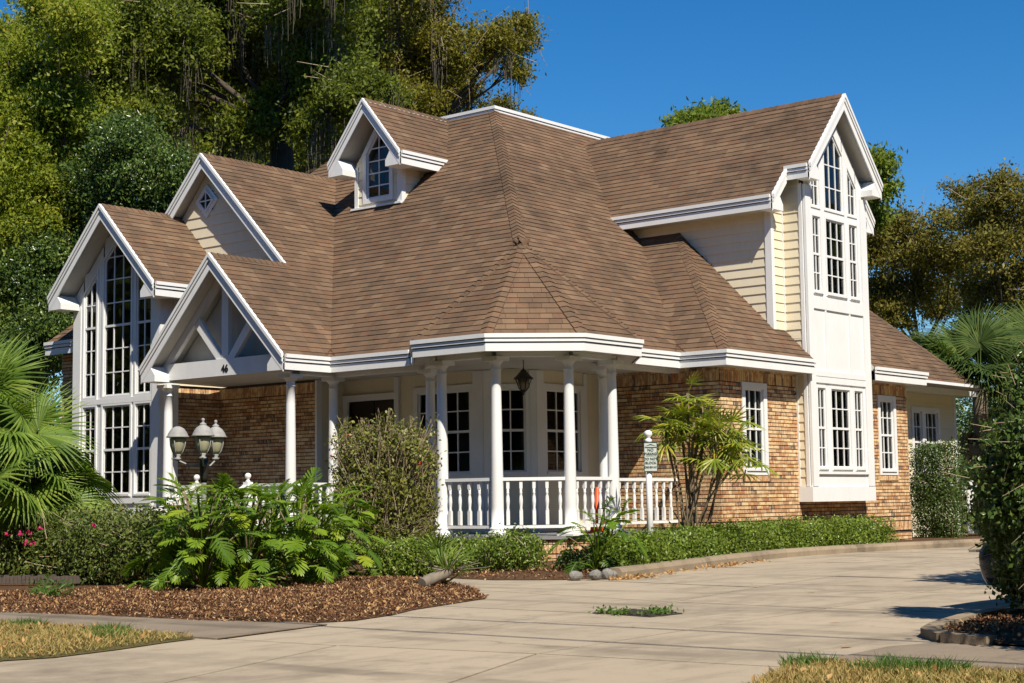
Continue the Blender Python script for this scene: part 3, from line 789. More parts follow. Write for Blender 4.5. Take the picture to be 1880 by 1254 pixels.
wall(FB, [(XL, 1.14), (XR, 1.14), (XR, 6.95), (TX-.02, 8.3), (XL, 6.95)], [hole(w[0], w[3]['casing'], .01) for w in Wn], 'white', 'window_box_front')
mb = MB()
mb.fbox(FB, XL-.003, XL+.20, 1.145, 6.8, -.02, .034); mb.fbox(FB, XR-.24, XR+.003, 1.145, 6.8, -.02, .034)
mb.fbox(FB, XL+.2, XR-.24, 4.47, 4.70, -.02, .030); mb.fbox(FB, XL+.2, XR-.24, 3.20, 3.30, -.02, .030)
mb.fbox(FB, XL+.2, XR-.24, 1.37, 1.42, -.02, .040); mb.fbox(FB, XL+.2, XR-.24, 3.075, 3.19, -.02, .028)
for a in (27.09, 28.04): mb.fbox(FB, a-.025, a+.025, 3.30, 4.47, -.02, .026)
mb.build('panel_trim', 'white', HP)
mb = MB(); mb.box(XL-.05, XR+.03, YB-.03, 15.06, .862, 1.135); mb.build('box_base', 'white', HP)
mb = MB(); mb.box(XL-.02, XR+.015, YB-.012, 15.04, 1.135, 1.146); mb.build('box_ledge', 'white', HP)
FBL = FX(XL)
siding(FBL, rect(-15.25, -14.85, 3.9, 7.0)); siding(FBL, rect(-15.05, -14.85, 1.15, 3.9))
mb = MB(); mb.fbox(FBL, -14.87, -YB-.035, 1.147, 6.82, -.02, .03); mb.fbox(FBL, -15.06, -15.0, 1.148, 3.22, -.02, .028); mb.fbox(FBL, -15.262, -15.21, 3.9, 6.9, -.02, .028); mb.build('corner_board', 'white', HP)
wall(frame((XR, 0, 0), (0, 1, 0), (0, 0, 1)), rect(YB, 15.3, .9, 7), [], 'white', 'window_box_side')
FT = FX(26.0); FT2 = FY(15.25)
siding(FT, rect(-19.2, -15.25, 3.9, 6.35)); siding(FT2, rect(26.0, 26.42, 3.9, 6.6)); siding(FT2, rect(28.83, 29.3, 3.6, 6.4))
wall(FT2, [(26.0, 6.3), (29.3, 6.3), (TX, 8.3)], [(26.44, 28.81, 6, 9)], 'cream', 'wall', -.03)
wall(frame((29.3, 0, 0), (0, 1, 0), (0, 0, 1)), rect(15.25, 20, 3.5, 6.5), [], 'cream', 'wall')
mb = MB(); mb.fbox(FT, -15.36, -15.225, 3.9, 6.32, -.01, .03); mb.fbox(FT2, 25.972, 26.07, 3.9, 6.33, -.01, .028); mb.build('corner_board', 'white', HP)
# ------------------------------------------------------------------ tall gabled window box on the left
FG = FX(19.0); ga = [(-26.77, -26.37), (-26.13, -25.27), (-25.11, -24.65)]
t1 = lambda a: 6.15-.96*abs(a+25.70)
Wg = []
for (p, q), cc in zip(ga, (2, 3, 2)): Wg.append((rect(p, q, 1.18, 2.89), cc, 4, dict(back='curtain' if cc == 2 else None)))
up = [3.08, 3.54, 4.0, 4.45, 4.9, 5.36, 5.80, 6.3]
Wg.append(([(-26.77, 3.08), (-26.37, 3.08), (-26.37, t1(-26.37)), (-26.77, t1(-26.77))], 2, up, dict(hung=False, thick_at=4.45, fill=True, sill=False)))
Wg.append(([(-26.13, 3.08), (-25.27, 3.08), (-25.27, t1(-25.27)), (-25.70, 6.15), (-26.13, t1(-26.13))], 3, up, dict(hung=False, thick_at=4.45, fill=True, sill=False)))
Wg.append(([(-25.11, 3.08), (-24.65, 3.08), (-24.65, t1(-24.65)), (-25.11, t1(-25.11))], 2, up, dict(hung=False, thick_at=4.45, fill=True, sill=False)))
for O, cc, rr, kw in Wg: kw.setdefault('casing', .05); kw.setdefault('proud', .02); window(FG, O, cc, rr, **kw)
wall(FG, [(-27.1, .1), (-24.38, .1), (-24.38, 5.1), (-25.68, 6.55), (-27.1, 5.1)], [hole(w_[0], .05, .01) for w_ in Wg], 'white', 'window_box_front')
mb = MB()
mb.fbox(FG, -27.103, -26.86, .1, 4.9, -.02, .03); mb.fbox(FG, -24.59, -24.377, .1, 4.85, -.02, .03)
mb.fbox(FG, -26.86, -24.59, 1.0, 1.10, -.02, .032); mb.fbox(FG, -26.86, -24.59, 2.93, 3.03, -.02, .022); mb.fbox(FG, -26.86, -24.59, .1, .35, -.02, .028)
mb.build('panel_trim', 'white', HP)
FGs = FY(24.38)
wall(FGs, rect(19.0, 19.36, .0, 5.0), [], 'white', 'window_box_side'); wall(frame((0, 27.1, 0), (-1, 0, 0), (0, 0, 1)), rect(-20, -19.0, 0, 5.3), [], 'white', 'window_box_side')
siding(FY(24.42), rect(19.36, 20.62, 3.22, 5.0))
mb = MB(); mb.fbox(FGs, 18.975, 19.10, .1, 4.9, -.01, .026); mb.fbox(FGs, 19.30, 19.42, .1, 4.88, -.05, .02); mb.build('corner_board', 'white', HP)
# second gable
siding(FX(20.48), [(-26.95, 5.2), (-22.2, 5.2), (-24.66, 7.72)], expo=.21)
window(FX(20.48), [(-25.05, 6.97), (-24.81, 6.73), (-24.57, 6.97), (-24.81, 7.21)], 2, 2, hung=False, casing=.075, base=.08, proud=-.04, sill=False)
mb = MB(); mb.fbox(FX(20.48), -25.0, -24.62, 6.78, 7.16, .022, .03); mb.build('attic_dark_sheet', 'door', HP)  # dark sheet standing in for the unlit attic behind the diamond panes
# porch gable: back panel, truss and numbered beam
FP = FX(19.05)
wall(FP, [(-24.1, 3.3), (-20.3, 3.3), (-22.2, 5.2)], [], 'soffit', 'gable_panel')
FPb = FX(18.72)
mb = MB(); mb.fbox(FPb, -23.95, -20.45, 3.24, 3.54, -.14, .02); mb.build('beam', 'white', HP)
mb = MB(); mb.fbox(FPb, -22.27, -22.09, 3.54, 5.1, -.08, .008); mb.build('king_post', 'white', HP)
for s in (-1, 1):
    mb = MB(); mb.prism(FPb, ccw([(-22.18+s*.05, 3.54), (-22.18+s*.24, 3.54), (-22.18+s*.86, 4.20), (-22.18+s*.73, 4.33)]), -.07, .002+.003*s); mb.build('brace', 'white', HP)
for s in (-1, 1):
    mb = MB(); mb.prism(FPb, ccw([(-22.2+s*1.72, 3.54), (-22.2+s*1.53, 3.54), (-22.2, 5.06), (-22.2, 5.25)]), -.09, -.004); mb.build('rafter', 'white', HP)
def text(body, size, F, a, b, c, mat, parent, name, align='CENTER', bold=.0, sx=1.):
    cu = bpy.data.curves.new(name, 'FONT'); cu.body = body; cu.size = size; cu.align_x = align; cu.extrude = .004; cu.offset = bold
    o = bpy.data.objects.new(name, cu); COL.objects.link(o); bpy.context.view_layer.update()
    me = bpy.data.meshes.new_from_object(o.evaluated_get(bpy.context.evaluated_depsgraph_get())); bpy.data.objects.remove(o); bpy.data.curves.remove(cu)
    Mx = Matrix.Translation(F(a, b, c)) @ Matrix((F.u*sx, F.v, F.n)).transposed().to_4x4(); me.transform(Mx); me.materials.clear(); me.materials.append(MT[mat])
    return link(bpy.data.objects.new(name, me), parent)
text('46', .185, FPb, -22.16, 3.305, .026, 'black', HP, 'house_number', bold=.004)
# dormer
FD = FX(22.87); Od = [(-22.73, 7.06), (-22.08, 7.06), (-22.08, 7.98), (-22.405, 8.42), (-22.73, 7.98)]
siding(FD, [(-23.05, 6.6), (-21.76, 6.6), (-21.76, 7.75), (-22.4, 8.6), (-23.05, 7.75)], [(-22.80, -22.02, 7.0, 8.8)], expo=.17, b_start=6.62)
window(FD, Od, 2, [7.06, 7.31, 7.57, 7.82, 8.08, 8.5], hung=False, casing=.095, proud=.035, sill=False)
mb = MB(); mb.fbox(FD, -23.06, -22.96, 6.6, 7.74, -.02, .03); mb.fbox(FD, -21.86, -21.755, 6.6, 7.74, -.02, .03); mb.fbox(FD, -23.14, -21.74, 6.86, 6.90, .0, .07); mb.build('corner_board', 'white', HP)
siding(FY(21.76), rect(22.87, 24.2, 6.6, 7.74)); wall(frame((0, 23.05, 0), (-1, 0, 0), (0, 0, 1)), rect(-24.2, -22.87, 6.6, 7.8), [], 'cream')
mb = MB(); mb.fbox(FY(21.76), 22.838, 22.95, 6.6, 7.72, -.01, .028); mb.build('corner_board', 'white', HP)
# ------------------------------------------------------------------ recessed porch walls: door, bay windows
FE = FX(21.2); FCy = FY(17.6); FCd = frame((21.2, 18.24, 0), (1, -1, 0), (0, 0, 1)); LC = math.hypot(.64, .64)
Ob1 = rect(-19.80, -18.56, 1.45, 2.9); Ob2 = rect(.20, LC-.18, 1.45, 2.9); Ob3 = rect(22.12, 23.10, 1.45, 2.9)
wall(FE, rect(-21.7, -18.24, .4, 3.25), [hole(Ob1, .1), (-21.58, -20.36, .4, 2.83)], 'cream'); window(FE, Ob1, 4, 4, casing=.1, back='curtain')
wall(FCd, rect(0, LC, .4, 3.25), [hole(Ob2, .08)], 'cream'); window(FCd, Ob2, 2, 4, casing=.08)
wall(FCy, rect(21.84, 23.77, .4, 3.25), [hole(Ob3, .1)], 'cream'); window(FCy, Ob3, 3, 4, casing=.1)
wall(FY(21.7), rect(20.5, 21.2, .4, 3.25), [], 'cream')
for bxa in ((FE, -18.47, -18.235, .41, 3.22, -.01, .035), (FCd, -.01, .125, .41, 3.22, -.01, .03), (FCd, LC-.11, LC+.01, .41, 3.22, -.01, .03), (FCy, 21.83, 22.03, .41, 3.22, -.01, .035), (FCy, 23.2, 23.3, .41, 3.22, -.01, .03), (FE, -20.36, -20.25, .41, 3.22, -.01, .05), (FE, -21.695, -21.58, .41, 2.95, -.01, .05), (FE, -21.58, -20.36, 2.83, 2.95, -.01, .045), (FY(21.7), 20.47, 20.6, .41, 3.22, -.02, .03)):
    mb = MB(); mb.fbox(*bxa); mb.build('pilaster', 'white', HP)
for a0, a1 in ((-21.58, -20.975), (-20.965, -20.36)):
    mb = MB(); mb.fbox(FE, a0+.005, a1-.005, .42, 2.825, -.12, -.07)
    for b0, b1 in ((.55, 1.0),): mb.fbox(FE, a0+.12, a1-.12, b0, b1, -.075, -.055)
    d = mb.build('door', 'door', HP); ca = (a0+a1)/2
    mb = MB(); el = [(ca+.15*math.cos(2*math.pi*k/24), 1.85+.52*math.sin(2*math.pi*k/24)) for k in range(24)]; mb.poly([FE(a, b, -.062) for a, b in el]); mb.build('pane', 'glass', d)
    mb = MB(); e2 = [(ca+.185*math.cos(2*math.pi*k/24), 1.85+.565*math.sin(2*math.pi*k/24)) for k in range(24)]; ring(mb, FE, el, e2, -.072, -.05); mb.build('oval_frame', 'door', d)
    s = 1 if a0 < -21.2 else -1; hx = a1-.07 if s > 0 else a0+.07
    mb = MB(); mb.tube([FE(hx, 1.36, -.07), FE(hx, 1.36, -.02), FE(hx+s*-.08, 1.36, -.02)], .012, 8); mb.build('handle', 'chrome', d)
# right rear wall
FR = FY(16.0); Or1 = rect(33.20, 33.62, 1.45, 2.82); Or2 = rect(33.80, 34.44, 1.45, 2.82)
siding(FR, rect(30.95, 35.4, 0, 3.25), [hole(Or1, .1), hole(Or2, .1)], expo=.19)
window(FR, Or1, 2, 4, casing=.1, proud=.035, back='curtain'); window(FR, Or2, 3, 4, casing=.1, proud=.032, back='curtain')
mb = MB(); mb.fbox(FR, 35.3, 35.41, 0, 3.22, -.01, .03); mb.build('corner_board', 'white', HP)
# hidden shell
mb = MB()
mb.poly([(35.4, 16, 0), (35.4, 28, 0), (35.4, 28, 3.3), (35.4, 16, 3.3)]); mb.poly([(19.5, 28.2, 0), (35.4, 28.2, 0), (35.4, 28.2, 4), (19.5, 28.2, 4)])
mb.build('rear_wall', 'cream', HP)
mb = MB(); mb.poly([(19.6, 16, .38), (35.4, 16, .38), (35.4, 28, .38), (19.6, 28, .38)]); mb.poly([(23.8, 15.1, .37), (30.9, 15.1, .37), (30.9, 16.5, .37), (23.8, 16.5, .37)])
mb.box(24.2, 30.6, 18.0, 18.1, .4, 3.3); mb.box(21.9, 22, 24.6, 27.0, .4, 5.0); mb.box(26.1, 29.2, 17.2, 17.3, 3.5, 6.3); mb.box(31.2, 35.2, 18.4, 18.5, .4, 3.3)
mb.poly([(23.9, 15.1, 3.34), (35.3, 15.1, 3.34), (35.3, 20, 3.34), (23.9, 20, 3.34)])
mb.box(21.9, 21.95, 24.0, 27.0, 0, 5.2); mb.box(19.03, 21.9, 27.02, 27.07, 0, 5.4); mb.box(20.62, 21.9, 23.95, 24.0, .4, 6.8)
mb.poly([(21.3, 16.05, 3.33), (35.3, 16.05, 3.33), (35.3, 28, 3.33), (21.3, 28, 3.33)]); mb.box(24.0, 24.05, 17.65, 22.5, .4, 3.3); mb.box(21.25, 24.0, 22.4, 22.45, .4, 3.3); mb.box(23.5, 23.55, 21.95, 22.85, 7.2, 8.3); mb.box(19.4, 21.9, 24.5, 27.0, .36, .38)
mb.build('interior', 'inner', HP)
# ------------------------------------------------------------------ porch floor, columns, rails, steps
ZF = .41
fl = [(18.62, 24.35), (18.5, 24.3), (18.5, 20.2), (19.55, 20.2), (19.55, 18.05), (pc[3][0]-.06, pc[3][1]+.05), (pc[4][0]-.06, pc[4][1]-.03), (pc[5][0]-.03, pc[5][1]-.06), (pc[6][0]+.05, pc[6][1]-.06), (21.78, 15.69), (23.76, 15.69), (23.76, 17.6), (21.85, 17.6), (21.2, 18.25), (21.2, 21.7), (20.5, 21.7), (20.5, 24.35)]
mb = MB(); mb.prism(frame((0, 0, 0), (1, 0, 0), (0, 1, 0)), ccw(fl), ZF-.05, ZF); mb.build('porch_floor', 'slate', HP)
CT = 3.165
mb = MB()
prof = [(.145, 0), (.145, .035), (.15, .05), (.15, .075), (.122, .09), (.118, .105), (.125, .115), (.125, .13), (.098, .145)]
h0, h1 = .145, CT-ZF-.21
for i in range(9):
    t = i/8; prof.append((.097-.022*t**1.4, h0+(h1-h0)*t))
prof += [(.086, h1+.004), (.086, h1+.02), (.075, h1+.024), (.075, h1+.09), (.088, h1+.10), (.115, h1+.14), (.12, h1+.145)]
mb.lathe((0, 0, 0), prof, 28); mb.box(-.15, .15, -.15, .15, h1+.146, CT-ZF); mb.box(-.155, .155, -.155, .155, -.0, .03)
colme = mb.mesh('column', 'white')
cv = 1.36/math.cos(math.pi/8); cring = [(GC[0]+cv*math.cos(R(22.5+45*k)), GC[1]+cv*math.sin(R(22.5+45*k))) for k in range(8)]
colpos = [cring[3], cring[4], cring[5], cring[6], (19.85, 18.26), (21.63, 15.98), (19.85, 20.59), (18.78, 20.53), (18.78, 23.85)]
for x, y in colpos:
    o = bpy.data.objects.new('column', colme); o.location = (x, y, ZF); link(o, HP)
def beam_run(path, z0, z1, w):
    mb = MB()
    for i, (p, q) in enumerate(zip(path, path[1:])): mb.bar((p[0], p[1], (z0+z1)/2+.0015*(i % 2)), (q[0], q[1], (z0+z1)/2+.0015*(i % 2)), w, z1-z0)
    return mb.build('porch_beam', 'white', HP)
beam_run([(19.85, 20.59), (19.85, 18.26), cring[3], cring[4], cring[5], cring[6], (21.63, 15.98), (23.76, 15.98)], CT, ZE-.236, .2)
beam_run([(18.9, 20.53), (19.85, 20.55)], CT+.003, ZE-.238, .19)
bal = MB(); hb = .64
bal.lathe((0, 0, 0), [(.024, .20), (.028, .215), (.019, .24), (.026, .29), (.031, .34), (.026, .40), (.017, .445), (.027, .46), (.017, .475), (.024, .52)], 12)
bal.box(-.026, .026, -.026, .026, 0, .205); bal.box(-.024, .024, -.024, .024, .515, hb)
balme = bal.mesh('baluster', 'white')
def railing(p, q, n, z0=None, z1=None):
    p = Vector((p[0], p[1], ZF if z0 is None else z0)); q = Vector((q[0], q[1], ZF if z1 is None else z1)); d = q-p
    mb = MB(); e = Vector((0, 0, .875)); f = Vector((0, 0, .145))
    mb.bar(p+e, q+e, .085, .05); r = mb.build('railing', 'white', HP); mb = MB(); mb.bar(p+f, q+f, .06, .045); mb.build('bottom_rail', 'white', r)
    ang = math.atan2(d.y, d.x)
    for i in range(n):
        t = (i+.8)/(n+.6); o = bpy.data.objects.new('baluster', balme); o.location = p+d*t+Vector((0, 0, .175)); o.rotation_euler = (0, 0, ang)
        o.scale = (1, 1, 1.07); link(o, r)
    return r
railing(cring[3], cring[4], 5); railing(cring[4], cring[5], 5); railing(cring[5], cring[6], 5); railing(cring[6], (21.63, 15.98), 5); railing((21.63, 15.98), (23.74, 15.98), 9)
railing((19.85, 20.59), (19.85, 18.26), 9); railing((18.78, 20.53), (19.85, 20.59), 5); railing((18.78, 23.85), (18.78, 23.0), 4); railing((18.78, 21.55), (18.78, 20.53), 5); railing((19.85, 18.26), cring[3], 5)
nw = MB(); nw.box(-.06, .06, -.06, .06, 0, .93); nw.box(-.075, .075, -.075, .075, .86, .885); nw.lathe((0, 0, .93), [(.06, 0), (.03, .03), (.025, .05), (.045, .07), (.058, .10), (.05, .135), (.02, .158)], 14)
nwme = nw.mesh('newel_post', 'white')
for x, y, z in ((18.74, 22.97, ZF), (18.74, 21.58, ZF), (17.75, 22.97, -.06), (17.75, 21.58, -.06)):
    o = bpy.data.objects.new('newel_post', nwme); o.location = (x, y, z); link(o, HP)
railing((17.78, 22.97), (18.72, 22.97), 4, -.05, ZF); railing((17.78, 21.58), (18.72, 21.58), 4, -.05, ZF)
for i in range(3):
    mb = MB(); mb.box(17.72+.27*i, 17.72+.27*(i+1)+(.02 if i < 2 else 0), 21.5, 23.05, 0, .115+.10*i); mb.build('step', 'brick', HP)

# ================================================================== GROUND
def sheet(name, pts, z, mat, thick=.0, parent=None, **k):
    mb = MB(); F = frame((0, 0, 0), (1, 0, 0), (0, 1, 0))
    if thick: mb.prism(F, ccw(pts), z-thick, z)
    else: mb.poly([(x, y, z) for x, y in ccw(pts)])
    return mb.build(name, mat, parent, **k)
sheet('ground', [(-400, -400), (600, -400), (600, 600), (-400, 600)], -.10, 'lawn', kind='structure')
sheet('street', [(-9, -200), (2.6, -200), (2.6, 200), (-9, 200)], -.085, 'asphalt', kind='structure')
def interp(pts, x):
    if x <= pts[0][0]: p, q = pts[0], pts[1]
    elif x >= pts[-1][0]: p, q = pts[-2], pts[-1]
    else:
        for p, q in zip(pts, pts[1:]):
            if p[0] <= x <= q[0]: break
    return p[1]+(q[1]-p[1])*(x-p[0])/(q[0]-p[0])
Ls = [[(3, 13.5), (13, 14.2), (17, 14.4), (34, 15)],
      [(3, 6.1), (5.6, 7.18), (7.3, 7.95), (11.6, 8.24), (13.74, 8.9), (17.28, 9.49), (20.1, 10.0), (23.9, 10.43), (34, 11.6)],
      [(3, 4.4), (5.6, 5.5), (7.35, 6.3), (9.47, 6.78), (11, 6.75), (13.67, 6.99), (17.2, 7.5), (24, 8.3), (34, 9.3)],
      [(3, 1.5), (5.6, 2.9), (8.2, 4.3), (11, 4.9), (17, 5.4), (24, 6.), (34, 6.9)],
      [(3, -3), (8, -1), (17, 1.5), (34, 2.5)]]
Ms = [(2.7,)*5, (7.45, 7.72, 7.97, 8.12, 8.2), (11.25, 11.05, 10.95, 10.95, 11), (13.9, 12.6, 12.5, 12.6, 12.7), (15.9, 15.05, 15.0, 15.1, 15.2),
      (18.5, 17.5, 17.3, 17.2, 17.2), (21.3, 20.4, 20.1, 20, 20), (24.2, 23.3, 23, 22.9, 22.9), (27.2, 26.3, 26, 25.9, 25.9), (30.4, 29.4, 29, 29, 29), (34, 34, 34, 34, 34)]
drive = sheet('driveway', [(2.7, -3), (34, 2), (34, 15.2), (2.7, 13.6)], -.06, 'soil', kind='structure')
for i in range(len(Ms)-1):
    for j in range(4):
        c = [(Ms[i][j], j), (Ms[i+1][j], j), (Ms[i+1][j+1], j+1), (Ms[i][j+1], j+1)]
        P = [(x, interp(Ls[k], x)) for x, k in c]; P = offset(ccw(P), -.013)
        dz = random.uniform(-.003, .002)
        mb = MB(); mb.prism(frame((0, 0, 0), (1, 0, 0), (0, 1, 0)), P, -.055, dz); mb.build('slab', 'concrete', drive)
walk = sheet('sidewalk', [(7.6, 9.05), (8.95, 9.35), (8.95, 46), (7.6, 46)], .004, 'soil', kind='structure')
y = 9.08
while y < 32:
    dy = 1.35; P = [(7.59, y), (8.95, y+.28 if y < 9.2 else y), (8.95, y+dy-.012), (7.59, y+dy-.012)]
    mb = MB(); mb.prism(frame((0, 0, 0), (1, 0, 0), (0, 1, 0)), ccw(P), -.0, .009+random.uniform(-.001, .001)); mb.build('slab', 'walkconc', walk); y += dy
walk2 = sheet('sidewalk', [(8.26, 4.72), (8.3, -6), (9.85, -6), (9.85, 4.66), (9.5, 4.8)], .004, 'soil', kind='structure')
for P in ([(8.26, 4.70), (8.28, 3.3), (9.84, 3.3), (9.84, 4.66), (9.5, 4.78)], [(8.28, 3.288), (8.3, 1.9), (9.84, 1.9), (9.84, 3.288)], [(8.3, 1.888), (8.3, .5), (9.84, .5), (9.84, 1.888)]):
    mb = MB(); mb.prism(frame((0, 0, 0), (1, 0, 0), (0, 1, 0)), ccw(P), 0, .008); mb.build('slab', 'walkconc', walk2)

def in_poly(P, poly):
    x, y = P[:, 0], P[:, 1]; r = np.zeros(len(P), bool); n = len(poly)
    for i in range(n):
        (x1, y1), (x2, y2) = poly[i], poly[(i+1) % n]
        c = ((y1 > y) != (y2 > y)) & (x < (x2-x1)*(y-y1)/(y2-y1+1e-12)+x1); r ^= c
    return r
def edge_dist(P, poly):
    d = np.full(len(P), 9.); n = len(poly); P = P[:, :2]
    for i in range(n):
        a = np.array(poly[i]); b = np.array(poly[(i+1) % n]); e = b-a; t = np.clip(((P-a)@e)/(e@e), 0, 1)[:, None]
        d = np.minimum(d, np.linalg.norm(P-a-e*t, axis=1))
    return d
def mound(name, poly, h, mat, step=.16, fall=.35, base=.0, **k):
    """soft-edged bed following its outline"""
    bm = bmesh.new(); vs = [bm.verts.new((x, y, 0)) for x, y in poly]; bm.faces.new(vs)
    x0 = min(p[0] for p in poly); x1 = max(p[0] for p in poly); y0 = min(p[1] for p in poly); y1 = max(p[1] for p in poly)
    for ax, lo, hi in ((0, x0, x1), (1, y0, y1)):
        n = int((hi-lo)/step)
        for i in range(1, n):
            co = [0, 0, 0]; co[ax] = lo+(hi-lo)*i/n; no = [0, 0, 0]; no[ax] = 1
            bmesh.ops.bisect_plane(bm, geom=bm.verts[:]+bm.edges[:]+bm.faces[:], plane_co=co, plane_no=no)
    me = bpy.data.meshes.new(name); bm.to_mesh(me); bm.free()
    co = np.empty(len(me.vertices)*3, np.float32); me.vertices.foreach_get('co', co); co = co.reshape(-1, 3)
    d = edge_dist(co, poly); co[:, 2] = base+.004+h*np.clip(d/fall, 0, 1)**.6*(.75+.25*np.sin(co[:, 0]*3.1)*np.cos(co[:, 1]*2.7))
    me.vertices.foreach_set('co', co.ravel()); me.materials.append(MT[mat]); me.update()
    return link(bpy.data.objects.new(name, me), None, **k)
def scatter(poly, n, h, fall=.35, base=0., bias=None):
    x0 = min(p[0] for p in poly); x1 = max(p[0] for p in poly); y0 = min(p[1] for p in poly); y1 = max(p[1] for p in poly)
    P = np.column_stack([rng.uniform(x0, x1, n), rng.uniform(y0, y1, n), np.zeros(n)]); P = P[in_poly(P, poly)]
    d = edge_dist(P, poly); P[:, 2] = base+.014+h*np.clip(d/fall, 0, 1)**.6*(.75+.25*np.sin(P[:, 0]*3.1)*np.cos(P[:, 1]*2.7)); return P
bed1 = [(8.35, 19.5), (8.38, 12.99), (8.6, 11.72), (8.67, 10.35), (8.92, 9.66), (9.37, 9.48), (10.0, 9.66), (10.57, 9.95), (11.59, 10.27), (12.1, 10.42), (12.36, 10.63), (12.6, 10.95), (13.14, 11.4), (14.02, 12.58), (14.68, 13.53), (15.6, 17.5), (15.9, 19.5)]
mound('mulch_bed', bed1, .035, 'soil', kind='structure'); 
sheet('side_yard', [(8.35, 19.5), (15.9, 19.5), (17.4, 24.0), (18.9, 29), (18.9, 45), (8.35, 45)], .06, 'soil', kind='structure')
bed2 = [(15.45, 11.95), (15.0, 12.75), (15.15, 13.7), (16.0, 16.5), (16.9, 21.2), (18.5, 21.2), (19.6, 20.2), (19.7, 18.2), (18.9, 17.2), (18.9, 15.9), (19.6, 15.1), (20.9, 15.1), (21.8, 15.8), (23.8, 15.8), (23.8, 15.1), (30.95, 15.1), (31, 16), (35.5, 16), (36, 12.2), (28.6, 12.8), (26.2, 13.16), (23.7, 13.32), (21.6, 13.1), (18.5, 12.33), (16.0, 11.72)]
mound('planting_bed', bed2, .08, 'soil', step=.3, fall=.35, base=.0, kind='structure')
# bark chips and litter
def flat_leaves(P, L, W, mat, name, **k):
    V, Fq = leaf_arrays(P, L, W, .75, None, 0., .3); return link(bpy.data.objects.new(name, np_mesh(name, V, Fq, mat)), None, **k)
near = [p for p in bed1 if p[1] < 13.6]+[(14.4, 15.5), (10.6, 15.5), (8.38, 17.5)]
Pc = scatter(near, 75000, .035); flat_leaves(Pc, .034, .012, 'chip', 'bark_mulch', kind='stuff', label='red brown bark mulch chips covering the front planting bed')
Pl = scatter(near, 700, .038); flat_leaves(Pl+np.array([0, 0, .01]), .055, .028, 'deadleaf', 'leaf_litter', kind='stuff', label='dry tan leaves scattered over the bark mulch')
Pb = scatter([(15.45, 11.95), (15.0, 12.75), (15.15, 13.7), (16.2, 14.4), (18.4, 13.5), (17.5, 12.1), (16.0, 11.72)], 3500, .08, .35, .0); flat_leaves(Pb, .045, .02, 'chip', 'bark_mulch', kind='stuff', label='brown leaf mulch under the low shrubs by the porch')
def near_line(pts, n, sig):
    t = rng.random(n)*(len(pts)-1); i = t.astype(int); f = (t-i)[:, None]; A_ = np.array(pts)
    P = A_[i]*(1-f)+A_[np.minimum(i+1, len(pts)-1)]*f; return np.column_stack([P+np.abs(rng.normal(size=(n, 1)))*sig*np.array([.25, -1.]), np.full(n, .012)])
P = np.concatenate([near_line([(15.5, 11.45), (16.4, 11.55)], 160, .10), near_line([(16.4, 11.6), (19.5, 12.35)], 110, .09), near_line([(20.3, 12.55), (21.2, 12.75)], 40, .08), near_line([(19.3, 12.3), (19.9, 12.45)], 90, .08)])
flat_leaves(P, .055, .026, 'deadleaf', 'leaf_litter', kind='stuff', label='fallen tan leaves drifted along the driveway kerb')
# kerb
kp = [(15.95, 11.55), (17.2, 11.86), (18.46, 12.18), (20.0, 12.6), (21.58, 12.95), (22.6, 13.13), (23.68, 13.2), (25, 13.15), (26.23, 13.03), (28.56, 12.6), (31, 12.2), (36, 11.9)]
kb = thing('kerb', (22, 13, 0), 'stained concrete kerb curving between driveway and low clipped hedge', 'kerb'); kb['kind'] = 'structure'
def off2(p, q, d):
    e = (Vector(q)-Vector(p)).normalized(); return Vector((-e.y, e.x))*d
for i, (p, q) in enumerate(zip(kp, kp[1:])):
    mb = MB(); n0 = off2(kp[max(i-1, 0)], kp[i+1], 1); n1 = off2(kp[i], kp[min(i+2, len(kp)-1)], 1); p = Vector(p); q = Vector(q); g = (q-p).normalized()*.004
    pr_ = [(0, -.05), (.0, .075), (.035, .125), (.16, .13), (.16, -.05)]
    a_ = [(p+g+n0*w_).to_3d()+Vector((0, 0, z)) for w_, z in pr_]; b_ = [(q-g+n1*w_).to_3d()+Vector((0, 0, z)) for w_, z in pr_]
    n = len(pr_); mb.v = [tuple(x) for x in a_+b_]
    mb.face(range(n)); mb.face(range(2*n-1, n-1, -1))
    for k in range(n): j = (k+1) % n; mb.face([k, n+k, n+j, j])
    mb.build('kerb_stone', 'kerb', kb)
# verge lawns
lawnL = [(2.9, 13), (3.2, 8.4), (4.8, 8.62), (5.82, 9.0), (6.12, 8.9), (6.71, 9.01), (7.21, 9.17), (7.54, 9.24), (7.56, 9.5), (7.58, 10.3), (7.56, 11.3), (7.45, 13), (7.5, 30), (2.9, 30)]
lawnR = [(3.2, -4), (3.4, 1.5), (6.3, 4.1), (7.36, 4.45), (7.92, 4.62), (8.2, 4.66), (8.25, 4.28), (8.24, 3.9), (8.27, -4)]
mound('verge_lawn', lawnL, .03, 'lawn', step=.4, kind='structure'); mound('verge_lawn', lawnR, .03, 'lawn', step=.4, kind='structure')
def grass(poly, n, hgt, name, label, mat='grass', base=0.):
    P = scatter(poly, n, .03, base=base); d = edge_dist(P, poly); m = len(P); D = rng.normal(size=(m, 3))*np.array([.55, .55, .1]); D[:, 2] = .55+rng.random(m)*.6; D = D*(hgt*(.5+rng.random(m)))[:, None]
    s = unit(np.cross(D, rng.normal(size=(m, 3))))*.0035; V = np.stack([P-s, P+s, P+D*.6+s*.7, P+D, P+D*.6-s*.7], 1).reshape(-1, 3); i = np.arange(m)[:, None]*5
    return link(bpy.data.objects.new(name, np_mesh(name, V, i+np.array([[0, 1, 2, 3, 4]]), mat)), None, kind='stuff', label=label)
gl = [(5.2, 9.4), (5.82, 9.02), (6.12, 8.92), (6.71, 9.03), (7.21, 9.18), (7.54, 9.26), (7.57, 10.3), (7.54, 11.3), (7.45, 13), (5.2, 12.6)]
